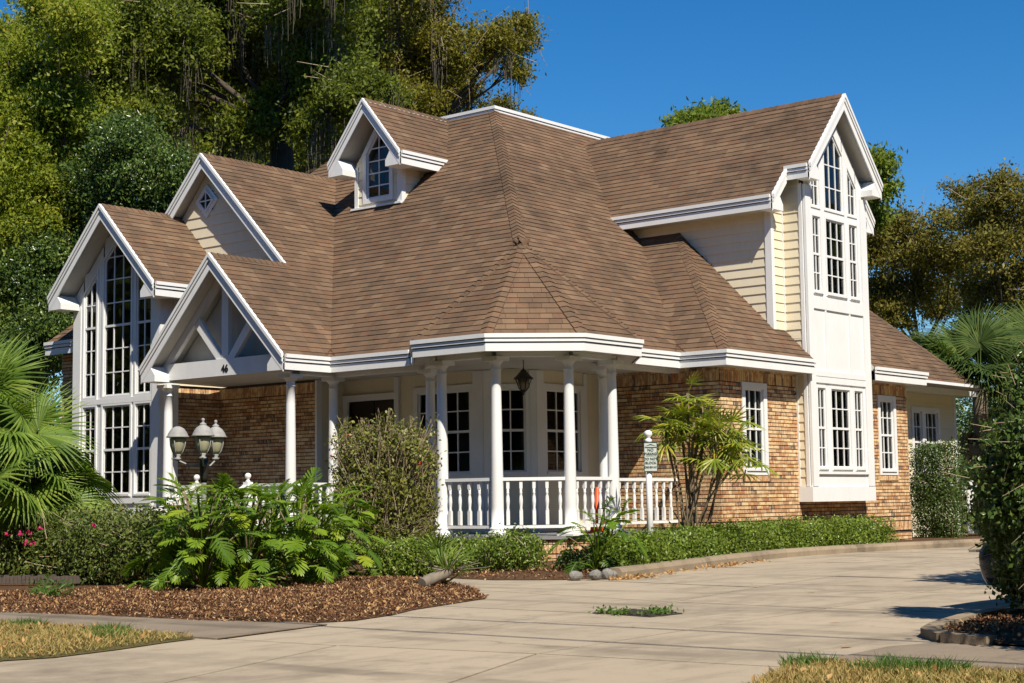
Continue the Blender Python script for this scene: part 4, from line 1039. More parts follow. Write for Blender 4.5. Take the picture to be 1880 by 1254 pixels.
gr = [(6.3, 4.0), (7.36, 4.46), (7.92, 4.63), (8.2, 4.67), (8.25, 4.28), (8.24, 3.0), (6.3, 2.9)]
grass(gl, 22000, .034, 'verge_grass', 'dry tan grass of the verge beside the sidewalk'); grass(gr, 13000, .034, 'verge_grass', 'dry tan grass of the verge at the driveway mouth')
for k in range(11):
    x, y = ((6.9+.6*rng.random(), 9.5+1.9*rng.random()) if k < 4 else (7.7+.5*rng.random(), 3.5+1.1*rng.random()))
    grass([(x-.14, y-.14), (x+.14, y-.12), (x+.12, y+.14), (x-.14, y+.12)], 420, .06, 'weed_tuft', 'patch of green weeds in the dry verge grass', 'weed')
for poly, n in ((gl, 420), (gr, 90)):
    P = scatter(poly, n, .03); flat_leaves(P+np.array([0, 0, .018]), .05, .026, 'deadleaf', 'leaf_litter', kind='stuff', label='dry oak leaves lying in the verge grass')
# right hand kerbed bed
bedR = [(9.98, 4.62), (10.3, 4.86), (10.6, 4.98), (11.5, 5.16), (12.3, 5.22), (12.5, 4.6), (12.5, 2.2), (9.9, 2.2), (9.9, 4.1)]
mound('corner_bed', bedR, .05, 'soil', step=.25, base=.01, kind='structure')
P = scatter(bedR, 6000, .06, base=.01); flat_leaves(P, .032, .014, 'chip', 'bark_mulch', kind='stuff', label='dark leaf mulch in the small kerbed corner bed')
kc = thing('kerb', (10.6, 4.9, 0), 'rounded concrete kerb around the small bed under the big dark bush', 'kerb'); kc['kind'] = 'structure'
kq = [(9.93, 4.3), (9.99, 4.64), (10.3, 4.90), (10.75, 5.05), (11.6, 5.22), (12.4, 5.28), (12.58, 4.6), (12.58, 2.2)]
for i, (p, q) in enumerate(zip(kq, kq[1:])):
    mb = MB(); mb.bar((p[0], p[1], .0+.001*(i % 2)), (q[0], q[1], .0+.001*(i % 2)), .12, .12); mb.build('kerb_stone', 'kerb', kc)
# drain in the driveway
dr = thing('storm_drain', (11.15, 7.95, 0), 'sunken square drain opening with weeds in the concrete driveway', 'drain')
dq = [(11.04, 8.26), (11.46, 8.2), (11.32, 7.63), (10.9, 7.62)]
sheet('frame', offset(ccw(dq), .03), .0075, 'iron', .012, dr)
mb = MB()
for i in range(7):
    t0, t1 = i/7+.03, (i+1)/7-.03; L = lambda p, q, t: (p[0]+(q[0]-p[0])*t, p[1]+(q[1]-p[1])*t)
    mb = MB(); a, b, c, d = L(dq[0], dq[3], t0), L(dq[1], dq[2], t0), L(dq[1], dq[2], t1), L(dq[0], dq[3], t1); mb.prism(frame((0, 0, 0), (1, 0, 0), (0, 1, 0)), ccw([a, b, c, d]), .006, .016); mb.build('grate_bar', 'iron', dr)
for c in ((11.0, 8.15), (10.95, 7.95), (11.28, 7.8), (11.2, 7.68), (11.05, 7.7)):
    n = 70; P = np.column_stack([c[0]+rng.normal(size=n)*.05, c[1]+rng.normal(size=n)*.05, .015+np.abs(rng.normal(size=n))*.018]); leaves('weed', P, .035, .02, 'weed', dr, kind='stuff')
# single dry leaves on the concrete
for lab, (x, y), L in (('large dry brown leaf lying on the concrete beside the driveway joint', (12.75, 6.43), .2), ('curled tan leaf on the concrete near the sidewalk edge', (10.97, 5.93), .1), ('pale dry leaf at the joint of driveway and sidewalk', (9.25, 5.0), .14), ('dark twig like leaf flat on the open driveway', (14.3, 8.0), .14), ('small brown leaf on the slab beyond the drain', (10.0, 7.15), .09)):
    Vv, Fq = leaf_arrays(np.array([[x, y, .012]]), L, L*.36, .95, None, 0, .35); Vv[:, 2] = .012+np.abs(Vv[:, 2]-.012)*.12; link(bpy.data.objects.new('fallen_leaf', np_mesh('fallen_leaf', Vv, Fq, 'deadleaf')), None, label=lab, cat='leaf', group='single leaves on the driveway')
# stones by the kerb end
for i, (x, y, r) in enumerate(((15.55, 11.66, .075), (15.75, 11.62, .085), (15.36, 11.8, .07), (15.9, 11.66, .06))):
    bm = bmesh.new(); bmesh.ops.create_icosphere(bm, subdivisions=2, radius=r)
    for v in bm.verts: v.co = Vector((v.co.x*1.2, v.co.y, v.co.z*.85))*(1+.22*math.sin(v.co.x*31+i*3)*math.cos(v.co.y*27+i)); v.co += Vector((x, y, r*.5+.02))
    me = bpy.data.meshes.new('stone'); bm.to_mesh(me); bm.free(); me.materials.append(MT['stone'])
    link(bpy.data.objects.new('stone', me), None, label='rough mottled stone lying at the end of the driveway kerb', cat='stone', group='stones at the kerb end')
# soldier brick edging on the left
eg = thing('brick_edging', (11.1, 16.5, 0), 'row of upright bricks darkened for shade edging the bed under the azaleas', 'edging')
for i in range(34):
    t = i/33; x = 11.36-.66*t; y = 16.1+1.65*t; mb = MB(); F = frame((x, y, .06), (-.37, .93, 0), (.0, .0, 1)); mb.fbox(F, -.02, .02, 0, .09+random.uniform(-.012, .012), -.04, .04); mb.build('brick', 'shadebrick', eg)

# ================================================================== FURNITURE
# lamp post with three lanterns
lp = at(374, 985, 20.5); lx, ly = lp.x, lp.y; zt = at(374, 842, 20.5).z
lamp = thing('lamp_post', (lx, ly, 0), 'grey metal lamp post with three urn lanterns rising from the azalea hedge', 'street lamp')
mb = MB(); mb.tube([(lx, ly, 0), (lx, ly, .5), (lx, ly, zt-.25), (lx, ly, zt+.02)], [.05, .036, .033, .03], 14); mb.build('post', 'pewter', lamp); mb = MB(); mb.lathe((lx, ly, zt-.30), [(.038, 0), (.05, .06), (.06, .2), (.058, .30), (.03, .32)], 14); mb.build('collar', 'lantern', lamp)
def lantern(c, parent, tip=True):
    c = Vector(c); S_ = lambda pr_: [(r_*.87, z_*.9) for r_, z_ in pr_]
    mb = MB(); mb.lathe(c, S_([(.02, -.01), (.05, .0), (.055, .02), (.03, .035), (.05, .06), (.045, .075)]), 12); o = mb.build('lantern', 'pewter', parent)
    mb = MB(); mb.lathe(c, S_([(.045, .075), (.075, .13), (.098, .2), (.108, .275), (.106, .31)]), 18); mb.build('glass_globe', 'frost', o)
    mb = MB(); mb.lathe(c, S_([(.165, .315), (.17, .325), (.15, .345), (.145, .365), (.125, .40), (.095, .44), (.055, .465)]+([(.045, .475), (.055, .482), (.045, .495), (.018, .51), (.015, .522), (.024, .535), (.026, .55), (.018, .566), (.004, .572)] if tip else [(.02, .475)])), 20); mb.build('cap', 'pewter', o)
    for k in range(4):
        t = k*math.pi/2+.5; u = Vector((math.cos(t), math.sin(t), 0)); mb = MB()
        mb.tube([c+u*.044+Vector((0, 0, .054)), c+u*.074+Vector((0, 0, .108)), c+u*.1+Vector((0, 0, .18)), c+u*.109+Vector((0, 0, .28))], .0068, 6); mb.build('rib', 'pewter', o)
    return o
for k, (dr_, df) in enumerate(((-.35, .05), (.03, -.24), (.10, .25))):
    rv = Vector((math.sin(YAW), -math.cos(YAW), 0)); fv = Vector((math.cos(YAW), math.sin(YAW), 0)); c = Vector((lx, ly, zt))+rv*dr_+fv*df
    lantern(c+Vector((0, 0, -.005)), lamp, k > 0)
    mb = MB(); p0 = Vector((lx, ly, zt-.06)); mb.tube([p0, (p0+c)/2+Vector((0, 0, -.06)), c+Vector((0, 0, -.012)), c+(c-p0).normalized()*.08], .012, 8); mb.build('arm', 'pewter', lamp)
# hanging lantern in the porch
hl = thing('hanging_lantern', (GC[0], GC[1], 3.2), 'dark bronze lantern hanging from the ceiling of the rounded porch', 'lantern')
hx, hy = GC; z0 = 2.66
mb = MB(); mb.tube([(hx, hy, z0+.42), (hx+.003, hy, z0+.5), (hx, hy, 3.24)], .007, 6); mb.build('chain', 'lantern', hl)
mb = MB(); mb.lathe((hx, hy, z0), [(.165, .262), (.155, .285), (.12, .315), (.105, .33), (.07, .375), (.05, .385), (.055, .40), (.02, .42), (.012, .44)], 8); mb.build('cap', 'lantern', hl)
mb = MB(); mb.lathe((hx, hy, z0), [(.03, .075), (.065, .11), (.085, .17), (.10, .26)], 12); mb.build('glass_globe', 'amber', hl)
mb = MB(); mb.lathe((hx, hy, z0), [(.004, 0), (.014, .012), (.012, .03), (.028, .045), (.05, .075), (.02, .08)], 10); mb.build('finial', 'lantern', hl)
for k in range(6):
    t = k*math.pi/3; u = Vector((math.cos(t), math.sin(t), 0)); c = Vector((hx, hy, z0)); mb = MB(); mb.tube([c+u*.04+Vector((0, 0, .07)), c+u*.085+Vector((0, 0, .13)), c+u*.105+Vector((0, 0, .2)), c+u*.135+Vector((0, 0, .27))], .009, 6); mb.build('rib', 'lantern', hl)
# sign post
sp = at(1194, 990, 22.); sx_, sy_ = sp.x, sp.y; st = at(1188, 789, 22.).z
sg = thing('sign_post', (sx_, sy_, 0), 'white round post with ball finial and small green lettered parking sign', 'sign')
mb = MB(); mb.tube([(sx_, sy_, 0), (sx_, sy_, st-.16)], [.046, .04], 16); mb.lathe((sx_, sy_, st-.17), [(.04, 0), (.05, .01), (.05, .04), (.03, .055), (.028, .07), (.05, .09), (.058, .12), (.05, .15), (.02, .168)], 16); mb.build('post', 'white', sg)
sF = frame((sx_, sy_, 0), rgt*Vector((1, 1, 0)), (0, 0, 1)); zb = at(1194, 866, 22).z; zc = at(1194, 812, 22).z
mb = MB(); mb.fbox(sF, -.07, .115, zb, zc, .045, .062); bd = mb.build('board', 'signgreen', sg)
mb = MB(); mb.fbox(sF, -.061, .106, zb+.01, zc-.01, .062, .066); mb.build('face', 'signface', bd)
H = zc-zb
for s, fz, sz in (('NO', .70, .058), ('PARKING', .575, .05), ('DO NOT', .40, .05), ('BLOCK', .265, .05), ('DRIVEWAY', .12, .042)): text(s, sz*.93, sF, .0225, zb+H*fz, .068, 'signgreen', bd, 'lettering', bold=.0005, sx=.85 if len(s) > 6 else 1)
mb = MB(); mb.fbox(sF, -.045, .095, zb+H*.535, zb+H*.545, .066, .070); mb.fbox(sF, -.055, .105, zb+H*.815, zb+H*.845, .066, .070)
mb.prism(sF, ccw([(-.05, zb+H*.875), (.025, zb+H*.95), (.1, zb+H*.875), (.025, zb+H*.915)]), .066, .070); mb.build('roof_emblem', 'signgreen', bd)
# traffic cone on the porch
cp_ = at(1097, 935, 26.4); cx_, cy_ = cp_.x, cp_.y
cone = thing('traffic_cone', (cx_, cy_, ZF), 'orange plastic traffic cone standing behind the porch balusters', 'traffic cone')
mb = MB(); mb.lathe((cx_, cy_, ZF), [(.135, .03), (.125, .05), (.025, .74), (.015, .75)], 20); mb.build('cone_body', 'orange', cone)
mb = MB(); mb.box(cx_-.18, cx_+.18, cy_-.18, cy_+.18, ZF, ZF+.03); mb.build('base', 'orange', cone)
# parked car behind the corner bush, its nose pointing at the drive
car = thing('parked_car', (13.7, 3.3, 0), 'dark blue car mostly hidden behind the big bush at the driveway', 'car')
xs0, xs1 = 12.8, 14.45; yn = 5.80; Fc = frame((xs0, 0, 0), (0, 1, 0), (0, 0, 1))
side = [(yn-4.3, .18), (yn-.14, .09), (yn-.03, .26), (yn, .46), (yn-.05, .56), (yn-.25, .66), (yn-1.1, .82), (yn-1.75, 1.32), (yn-2.3, 1.42), (yn-3.3, 1.36), (yn-3.9, .95), (yn-4.3, .88)]
bm = bmesh.new(); mid = []
for k, (wx, ins) in enumerate(((0., .10), (.10, .02), (.5, 0), (1.15, 0), (1.55, .02), (1.65, .10))):
    mid.append([bm.verts.new((xs0+wx, y_-(ins*1.5 if y_ > yn-1 else -ins) - (0 if .1 < wx < 1.5 else .06), z_*(1-(.05 if wx in (0., 1.65) else 0)))) for y_, z_ in side])
for a_, b_ in zip(mid, mid[1:]):
    for k in range(len(side)): j = (k+1) % len(side); bm.faces.new([a_[k], a_[j], b_[j], b_[k]])
bm.faces.new(mid[0][::-1]); bm.faces.new(mid[-1])
bmesh.ops.recalc_face_normals(bm, faces=bm.faces)
me = bpy.data.meshes.new('body'); bm.to_mesh(me); bm.free(); me.materials.append(MT['carpaint'])
for p in me.polygons: p.use_smooth = True
bo = link(bpy.data.objects.new('body', me), car); md = bo.modifiers.new('s', 'SUBSURF'); md.levels = 2; md.render_levels = 2
mb = MB(); mb.box(xs0+.12, xs1-.0, yn-.10, yn-.035, .475, .495); mb.build('chrome_strip', 'chrome', car)
mb = MB(); mb.box(xs0-.004, xs0+.02, yn-3.6, yn-1.7, .9, 1.2); mb.build('window', 'glass', car)
for yy in (yn-.85, yn-3.4):
    for xx in (xs0+.02, xs1-.02):
        mb = MB(); mb.tube([(xx-.1, yy, .31), (xx+.1, yy, .31)], .31, 24); wh = mb.build('wheel', 'rubber', car); mb = MB(); mb.tube([(xx-.106, yy, .31), (xx+.106, yy, .31)], .19, 18); mb.build('rim', 'chrome', wh)
# white board fence behind the right hand shrubs
fc = thing('board_fence', (37.5, 15.8, 0), 'low white board fence behind the shrubs right of the house', 'fence')
for i in range(14):
    mb = MB(); mb.box(35.9+.16*i, 35.9+.16*i+.15, 15.98, 16.01, .05, 1.36); mb.build('board', 'white', fc)
for z in (.4, 1.1): mb = MB(); mb.box(35.9, 38.15, 16.012, 16.05, z, z+.09); mb.build('rail', 'white', fc)

# ================================================================== PLANTS
def shrub(name, label, cat, c, r, n, L, W, mat, box=.0, twigs=200, twig_len=.35, group=None, flowers=None, shell=2.6, irr=.12, tm='twig', sub=8, sig=.05, up=.35):
    """c centre on the ground, r = half sizes (x,y) and height; box>0 squares the form"""
    t = thing(name, (c[0], c[1], 0), label, cat, group); m = n//sub
    d = unit(rng.normal(size=(m*2, 3)))
    if box: d = d/np.maximum(np.abs(d).max(1, keepdims=True)**box, 1e-3)
    rad = rng.random(len(d))**(1/shell); S = d*rad[:, None]
    S = S*(1+irr*np.sin(S[:, :1]*9+c[0])*np.cos(S[:, 1:2]*8)+irr*.7*np.sin(S[:, 2:]*11+S[:, :1]*7))
    S = S[:m]*np.array([r[0], r[1], r[2]/2])
    th = c[2] if len(c) > 2 else 0; S2 = S.copy(); S2[:, 0] = S[:, 0]*math.cos(th)-S[:, 1]*math.sin(th); S2[:, 1] = S[:, 0]*math.sin(th)+S[:, 1]*math.cos(th)
    ctr = np.array([c[0], c[1], r[2]/2+.03]); S2 = S2+ctr; S2[:, 2] = np.maximum(S2[:, 2], .03)
    P = np.repeat(S2, sub, 0)+rng.normal(size=(m*sub, 3))*sig; P[:, 2] = np.maximum(P[:, 2], .02)
    leaves('foliage', P, L, W, mat, t, up=up, out=unit(P-ctr)*.8)
    if twigs:
        i = rng.integers(0, m, twigs); Q = S2[i]; D = (Q-np.array([c[0], c[1], .05])); D = unit(D+rng.normal(size=D.shape)*.35)*twig_len; D[:, 2] = np.abs(D[:, 2])
        sticks(Q-D*.7, D, .006, tm, 'twig', t, kind='stuff')
    k = 7
    for j in range(k):
        a = 2*math.pi*j/k; mb = MB(); e = np.array([r[0]*.55*math.cos(a), r[1]*.55*math.sin(a)]); e = np.array([e[0]*math.cos(th)-e[1]*math.sin(th), e[0]*math.sin(th)+e[1]*math.cos(th)])
        mb.tube([(c[0]+e[0]*.3, c[1]+e[1]*.3, 0), (c[0]+e[0]*.6, c[1]+e[1]*.6, r[2]*.4), (c[0]+e[0], c[1]+e[1], r[2]*.8)], [.018, .013, .006], 6); mb.build('stem', 'bark', t)
    if flowers:
        for (px, py, dd, fm) in flowers:
            p = at(px, py, dd); n5 = 6; P = np.repeat(np.array([tuple(p)]), n5, 0); leaves('flower', P, .04, .035, fm, t, up=.1)
    return t
# azalea hedge in front of the tall window
for i, (x, y, rx, ry, h) in enumerate(((12.2, 15.35, .62, .75, .84), (12.0, 16.55, .6, .85, .87), (11.9, 17.8, .62, .85, .82), (11.6, 19.0, .62, .8, .74))):
    fl = None
    if i == 1: fl = [(173, 966, 18.9, 'petal')]
    if i == 3: fl = [(38, 978, 18.9, 'petal'), (50, 974, 18.8, 'petal'), (55, 980, 18.8, 'petal'), (60, 997, 18.8, 'petal'), (48, 996, 18.8, 'petal'), (72, 970, 18.8, 'petal'), (14, 982, 18.8, 'petal')]
    lab = ['green azalea shrub at the lamp post end of the clipped row', 'bronze topped azalea shrub with a single pink flower in the clipped row', 'azalea shrub without flowers between its flowering neighbours in the row', 'azalea shrub with several pink flowers beside the fan palm'][i]
    shrub('azalea', lab, 'shrub', (x, y, 0), (rx, ry, h), 14000, .055, .026, 'azalea', box=.75, twigs=170, group='azaleas in the clipped row', flowers=fl, shell=3.)
# hibiscus by the porch
h = at(708, 900, 23.6)
shrub('hibiscus', 'tall leggy hibiscus with bare tan twigs growing against the porch', 'shrub', (h.x, h.y, .69), (.55, .68, 2.02), 22000, .058, .033, 'hibiscus', box=.85, twigs=2400, twig_len=.45, flowers=[(640, 799, 23.2, 'redpetal'), (607, 839, 23.2, 'redpetal'), (770, 850, 23, 'redpetal')], shell=3.2, irr=.16)
# low hedge and round bush before the porch
for i, (px, lab) in enumerate(((735, 'low clipped shrub beneath the tall hibiscus by the walk'), (800, 'low clipped shrub behind the cut palm stump'), (862, 'low clipped shrub next to the round flowering bush'))):
    p = at(px, 1030, 20.9); shrub('low_hedge', lab, 'hedge', (p.x, p.y, .69), (.33, .40, .42), 5200, .042, .024, 'boxwood', box=.8, twigs=60, twig_len=.2, group='low clipped shrubs before the porch')
p = at(942, 1030, 20.4); shrub('round_bush', 'round green bush with tiny pale flowers before the porch skirt', 'shrub', (p.x, p.y, .69), (.36, .40, .54), 6500, .042, .024, 'boxwood', twigs=70, twig_len=.2)
p = at(1055, 1040, 20.2); shrub('round_bush', 'small dark bush half hidden by the lobed leaves at the kerb end', 'shrub', (p.x, p.y, .69), (.16, .2, .3), 1600, .04, .024, 'clip', twigs=30, twig_len=.15)
# boxwood hedge along the kerb
bx = [(17.15, 12.32), (18.7, 12.72), (20.2, 13.12), (21.6, 13.45), (23.0, 13.68), (24.4, 13.68), (25.7, 13.52)]
labs = ['low boxwood section around the white sign post', 'low boxwood section between sign post and lady palm', 'low boxwood section at the feet of the lady palm canes', 'low boxwood section below the brick corner', 'low boxwood section below the first brick wall window', 'low boxwood section below the white window box', 'low boxwood section ending at the brick pier']
for i, (x, y) in enumerate(bx):
    shrub('boxwood_hedge', labs[i], 'hedge', (x, y, .25 if i < 4 else (.05 if i == 4 else -.08)), (.82, .27, .43+.012*i), 9500, .046, .028, 'boxwood', box=.92, twigs=50, twig_len=.15, group='boxwood hedge sections along the kerb', shell=4., irr=.05)
# clipped tall hedge and shrubs right of the house
shrub('tall_hedge', 'tall square clipped dark hedge beside the right end of the brick wall', 'hedge', (31.85, 14.85, .1), (.45, .50, 2.0), 16000, .055, .03, 'clip', box=.9, twigs=60, shell=4., irr=.05)
shrub('garden_shrub', 'loose green shrub between tall hedge and driveway kerb end', 'shrub', (33.4, 14.2, 0), (.6, .6, .95), 6000, .06, .032, 'bright', twigs=60)
shrub('garden_shrub', 'taller loose shrub behind the white corner board of the house', 'shrub', (36.2, 15.2, 0), (.7, .7, 1.6), 7000, .06, .032, 'clip', twigs=60)
# big dark bush on the right
bs = thing('corner_bush', (11.75, 4.35, 0), 'tall rambling dark green bush with bare twigs in the corner bed', 'shrub'); PP = []; 
for px, py, r_, d_ in ((1940, 735, 70, 12.2), (1888, 800, 62, 12.3), (1856, 868, 50, 12.4), (1880, 900, 85, 12.2), (1852, 945, 48, 12.5), (1890, 1010, 62, 12.3), (1885, 1062, 45, 12.5), (1930, 820, 90, 12), (1950, 950, 100, 12), (1960, 1050, 80, 12), (1925, 660, 36, 12.3), (1900, 700, 28, 12.4)):
    q = at(px, py, d_); rm = r_*d_/FPX; PP.append(clump(tuple(q), (rm, rm, rm), int(1.3*r_*r_), 9, .05, 2.4))
PP = np.concatenate(PP); PP[:, 2] = np.maximum(PP[:, 2], .12); leaves('foliage', PP, .05, .028, 'clip', bs, up=.3)
i = rng.integers(0, len(PP), 900); D = unit(rng.normal(size=(900, 3)))*.22; sticks(PP[i], D, .0035, 'twig', 'twig', bs, kind='stuff')
for a in range(5):
    q = at(1880+20*a, 1000-60*a, 12.3); mb = MB(); mb.tube([(11.75+.05*a, 4.35-.04*a, 0), (11.75, 4.4, .5), tuple(q)], [.03, .022, .008], 6); mb.build('stem', 'bark', bs)
shrub('shading_shrub', 'unseen second bush added by the sidewalk to shade the corner bed', 'shrub', (10.0, 2.75, 0), (.9, .9, 2.5), 9000, .09, .05, 'clip', twigs=40, sig=.07)  # out-of-view bush, added so its shadow covers the kerbed bed
shrub('shadow_hedge', 'unseen tall hedge added beyond the big dark bush to cast the driveway shadow', 'hedge', (17.75, 5.5, .12), (1.9, .8, 3.1), 20000, .15, .09, 'clip', box=.92, twigs=20, shell=5., irr=.04, sig=.07)  # hedge put in out of view so a shadow falls on the driveway

# ---- large lobed philodendron leaves
def philo_mesh(k):
    r = random.Random(k); V = []; Fc_ = []
    def quad(p): b = len(V); V.extend(p); Fc_.append(tuple(range(b, b+len(p))))
    zf = lambda x, y: .08*y-.27*y*y-.22*abs(x)*abs(x)+.10*abs(x)
    nl = 8
    for sgn in (-1, 1):
        for i in range(nl):
            t = (i+.5)/nl; y0, y1 = i/nl*.95, (i+1)/nl*.95; l = (.50*math.sin(math.pi*(.24+.62*t))+.05)*r.uniform(.88, 1.12); an = R(18+42*t+r.uniform(-6, 6)) if i else R(-14)
            bx_, by_ = .035*sgn, 0; w0 = (y1-y0)*.86; dx, dy = math.cos(an)*sgn, math.sin(an); nx_, ny_ = -math.sin(an)*sgn, math.cos(an); ym = (y0+y1)/2; wob = r.uniform(-.03, .03)
            P0 = [(0, y0+.0), (0, y1-.0)]; m1 = (dx*l*.5, ym+dy*l*.5); m2 = (dx*l*.82, ym+dy*l*.84); ti = (dx*l, ym+dy*l*1.04); w1, w2 = w0*.52, w0*.60
            a1 = (m1[0]-nx_*w1/2, m1[1]-ny_*w1/2); b1 = (m1[0]+nx_*w1/2, m1[1]+ny_*w1/2); a2 = (m2[0]-nx_*w2/2, m2[1]-ny_*w2/2); b2 = (m2[0]+nx_*w2/2, m2[1]+ny_*w2/2)
            z = lambda p, e=0: (p[0], p[1], zf(*p)+e+wob*abs(p[0]))
            quad([z(P0[0]), z(a1, .012), z(b1, -.012), z(P0[1])]); quad([z(a1, .012), z(a2, .008), z(b2, -.014), z(b1, -.012)]); quad([z(a2, .008), z(ti, -.02), z(b2, -.014)])
    z = lambda p: (p[0], p[1], zf(*p)+.002)
    quad([z((-.05, .93)), z((.05, .93)), z((.06, 1.06)), z((0, 1.2)), z((-.06, 1.06))])
    b = len(V); ys = [0, .3, .6, .95, 1.15]
    for y in ys: w_ = .02*(1.2-y); V.extend([(-w_, y, zf(0, y)+.004), (0, y, zf(0, y)+.018*(1.2-y)+.004), (w_, y, zf(0, y)+.004)])
    for i in range(4):
        for j in range(2): Fc_.append((b+3*i+j, b+3*i+j+1, b+3*i+j+4, b+3*i+j+3))
    me = bpy.data.meshes.new('leaf'); me.from_pydata(V, [], Fc_)
    # weld pieces so that the leaf is one island and takes one colour
    bm = bmesh.new(); bm.from_mesh(me); bmesh.ops.remove_doubles(bm, verts=bm.verts, dist=.008); bm.to_mesh(me); bm.free()
    me.materials.append(MT['philo']); me.update(); return me
PM = [philo_mesh(k) for k in range(5)]
def philodendron(name, label, crowns, n, size, reach, hmin, hmax, group=None):
    c0 = crowns[0]; t = thing(name, (c0[0], c0[1], 0), label, 'plant', group)
    for i in range(n):
        c = crowns[i % len(crowns)]; a = rng.random()*2*math.pi; e = hmin+(hmax-hmin)*rng.random()**.8; rr = reach*(.25+.85*rng.random())*(1.15-.55*(e-hmin)/(hmax-hmin+1e-6))
        base = Vector((c[0], c[1], .05)); u = Vector((math.cos(a), math.sin(a), 0)); hub = base+u*rr+Vector((0, 0, e))
        mb = MB(); mb.tube([base, base+u*rr*.35+Vector((0, 0, e*.65)), hub], [.014, .011, .007], 5); mb.build('petiole', 'cane' if rng.random() < .3 else 'philo', t)
        o = bpy.data.objects.new('leaf', PM[i % 5]); s = size*(.7+.55*rng.random())
        tilt = R(-48+80*(e-hmin)/(hmax-hmin+1e-6)+rng.normal()*16); yv = (u*math.cos(tilt)+Vector((0, 0, math.sin(tilt)))).normalized()
        yv = (yv+Vector((rng.normal()*.22, rng.normal()*.22, rng.normal()*.12))).normalized(); xv = yv.cross(Vector((0, 0, 1))).normalized(); xv = (xv+Vector((0, 0, rng.normal()*.25))).normalized(); zv = xv.cross(yv).normalized(); xv = yv.cross(zv)
        o.matrix_world = Matrix.Translation(hub) @ Matrix((xv*s, yv*s, zv*s)).transposed().to_4x4(); mw = o.matrix_world.copy(); link(o, t); o.matrix_parent_inverse = Matrix.Translation(-t.location); o.matrix_basis = mw
    return t
def gp(px, py): 
    v = fwd+rgt*((px-940)/FPX)-upv*((py-627)/FPX); return (v.x*(-EYE/v.z), v.y*(-EYE/v.z))
philodendron('philodendron', 'big philodendron with deeply lobed glossy leaves in the bark mulch bed', [gp(350, 1082), gp(372, 1088), gp(455, 1082), gp(545, 1080), gp(420, 1068), gp(500, 1066), gp(585, 1072), gp(620, 1060)], 560, .25, .56, .03, 1.08)
philodendron('philodendron', 'smaller philodendron with lobed leaves leaning over stones at the kerb end', [gp(1095, 1058), gp(1115, 1054)], 52, .25, .50, .08, .80)
# ---- fan palms
def fan_mesh(n, spread, rad, join, wd, droop, pet, seed, mats):
    r = random.Random(seed); V = []; F4 = []
    for i in range(n):
        a = -spread+2*spread*i/(n-1)+r.uniform(-.015, .015); l = rad*(1-.28*(abs(a)/spread)**2)*r.uniform(.93, 1.05); da = spread/(n-1)
        u = (math.cos(a), math.sin(a)); s = (-math.sin(a), math.cos(a)); b = len(V)
        for k, rr in enumerate((.02, join*.5, join, join+(1-join)*.5, 1.)):
            q = rr*l; half = min(q*math.tan(da)*1.02, wd) if rr <= join else wd*(1-(rr-join)/(1-join))*1.0+.001
            z = -droop*max(0, rr-.35)**2*l*(1+r.uniform(-.2, .35))-.10*abs(math.sin(a))*q
            for e, zz in ((-1, -.25), (0, .22), (1, -.25)): V.append((pet+u[0]*q+s[0]*half*e, u[1]*q+s[1]*half*e, z+half*zz+.002*(i % 2)))
        for k in range(4):
            for e in range(2): F4.append((b+3*k+e, b+3*k+e+1, b+3*k+e+4, b+3*k+e+3))
    b = len(V)
    for x in (0, pet*.5, pet+.04):
        w_ = .013 if x < pet else .006
        for k in range(4): V.append((x, w_*math.cos(k*math.pi/2), w_*math.sin(k*math.pi/2)-.02*math.sin(x/max(pet, .01)*2)))
    for k in range(2):
        for e in range(4): F4.append((b+4*k+e, b+4*k+(e+1) % 4, b+4*k+4+(e+1) % 4, b+4*k+4+e))
    me = bpy.data.meshes.new('frond'); me.from_pydata(V, [], F4); me.materials.append(MT[mats]); me.update(); return me
def palm(name, label, c, top, meshes, dirs, scale, trunk_r, cat='palm tree', dead=None, group=None, spread=0.):
    t = thing(name, (c[0], c[1], 0), label, cat, group)
    if trunk_r:
        mb = MB(); k = 10; path = [(c[0], c[1], top*i/k) for i in range(k+1)]; mb.tube(path, [trunk_r*(1.15 if i < 1 else 1+.10*(i % 2)) for i in range(k+1)], 12); mb.build('trunk', 'palmtrunk', t)
    def put(me, az, el, s, z, roll, jx=0., jy=0.):
        x = Vector((math.cos(az)*math.cos(el), math.sin(az)*math.cos(el), math.sin(el))); y = Vector((-math.sin(az), math.cos(az), 0)); z_ = x.cross(y)
        y, z_ = y*math.cos(roll)+z_*math.sin(roll), z_*math.cos(roll)-y*math.sin(roll)
        o = bpy.data.objects.new('frond', me); link(o, t); o.matrix_basis = Matrix.Translation((c[0]+jx, c[1]+jy, z)) @ Matrix((x*s, y*s, z_*s)).transposed().to_4x4()
    for i, (az, el) in enumerate(dirs): put(meshes[i % len(meshes)], az, el, scale*random.uniform(.85, 1.12), top+random.uniform(-.12-spread, .12+spread*.5), random.uniform(-.5-spread, .5+spread), random.uniform(-spread, spread), random.uniform(-spread, spread))
    if dead:
        for i in range(dead[0]): put(dead[1], random.uniform(0, 6.28), R(random.uniform(-82, -60)), scale*random.uniform(.8, 1.1), top-.25-random.random()*.7, random.uniform(-1, 1))
    return t
def gold(n, lo, hi): return [(i*2.39996, R(lo+(hi-lo)*((i*.618) % 1))) for i in range(n)]
fm = [fan_mesh(38, 2.2, .74, .48, .022, .55, .62, k, 'fan') for k in range(3)]
pl = at(-2, 850, 20.6); palm('fan_palm', 'young fan palm with broad pleated fronds in front of the tall window', (pl.x, pl.y), 1.75, fm, gold(74, -45, 80), 1.0, .10, spread=.5)
cm = [fan_mesh(34, 2.3, .95, .4, .024, .85, .95, 20+k, 'cabbage') for k in range(3)]; dm = fan_mesh(26, 1.6, .9, .3, .02, .4, .7, 31, 'deadfrond')
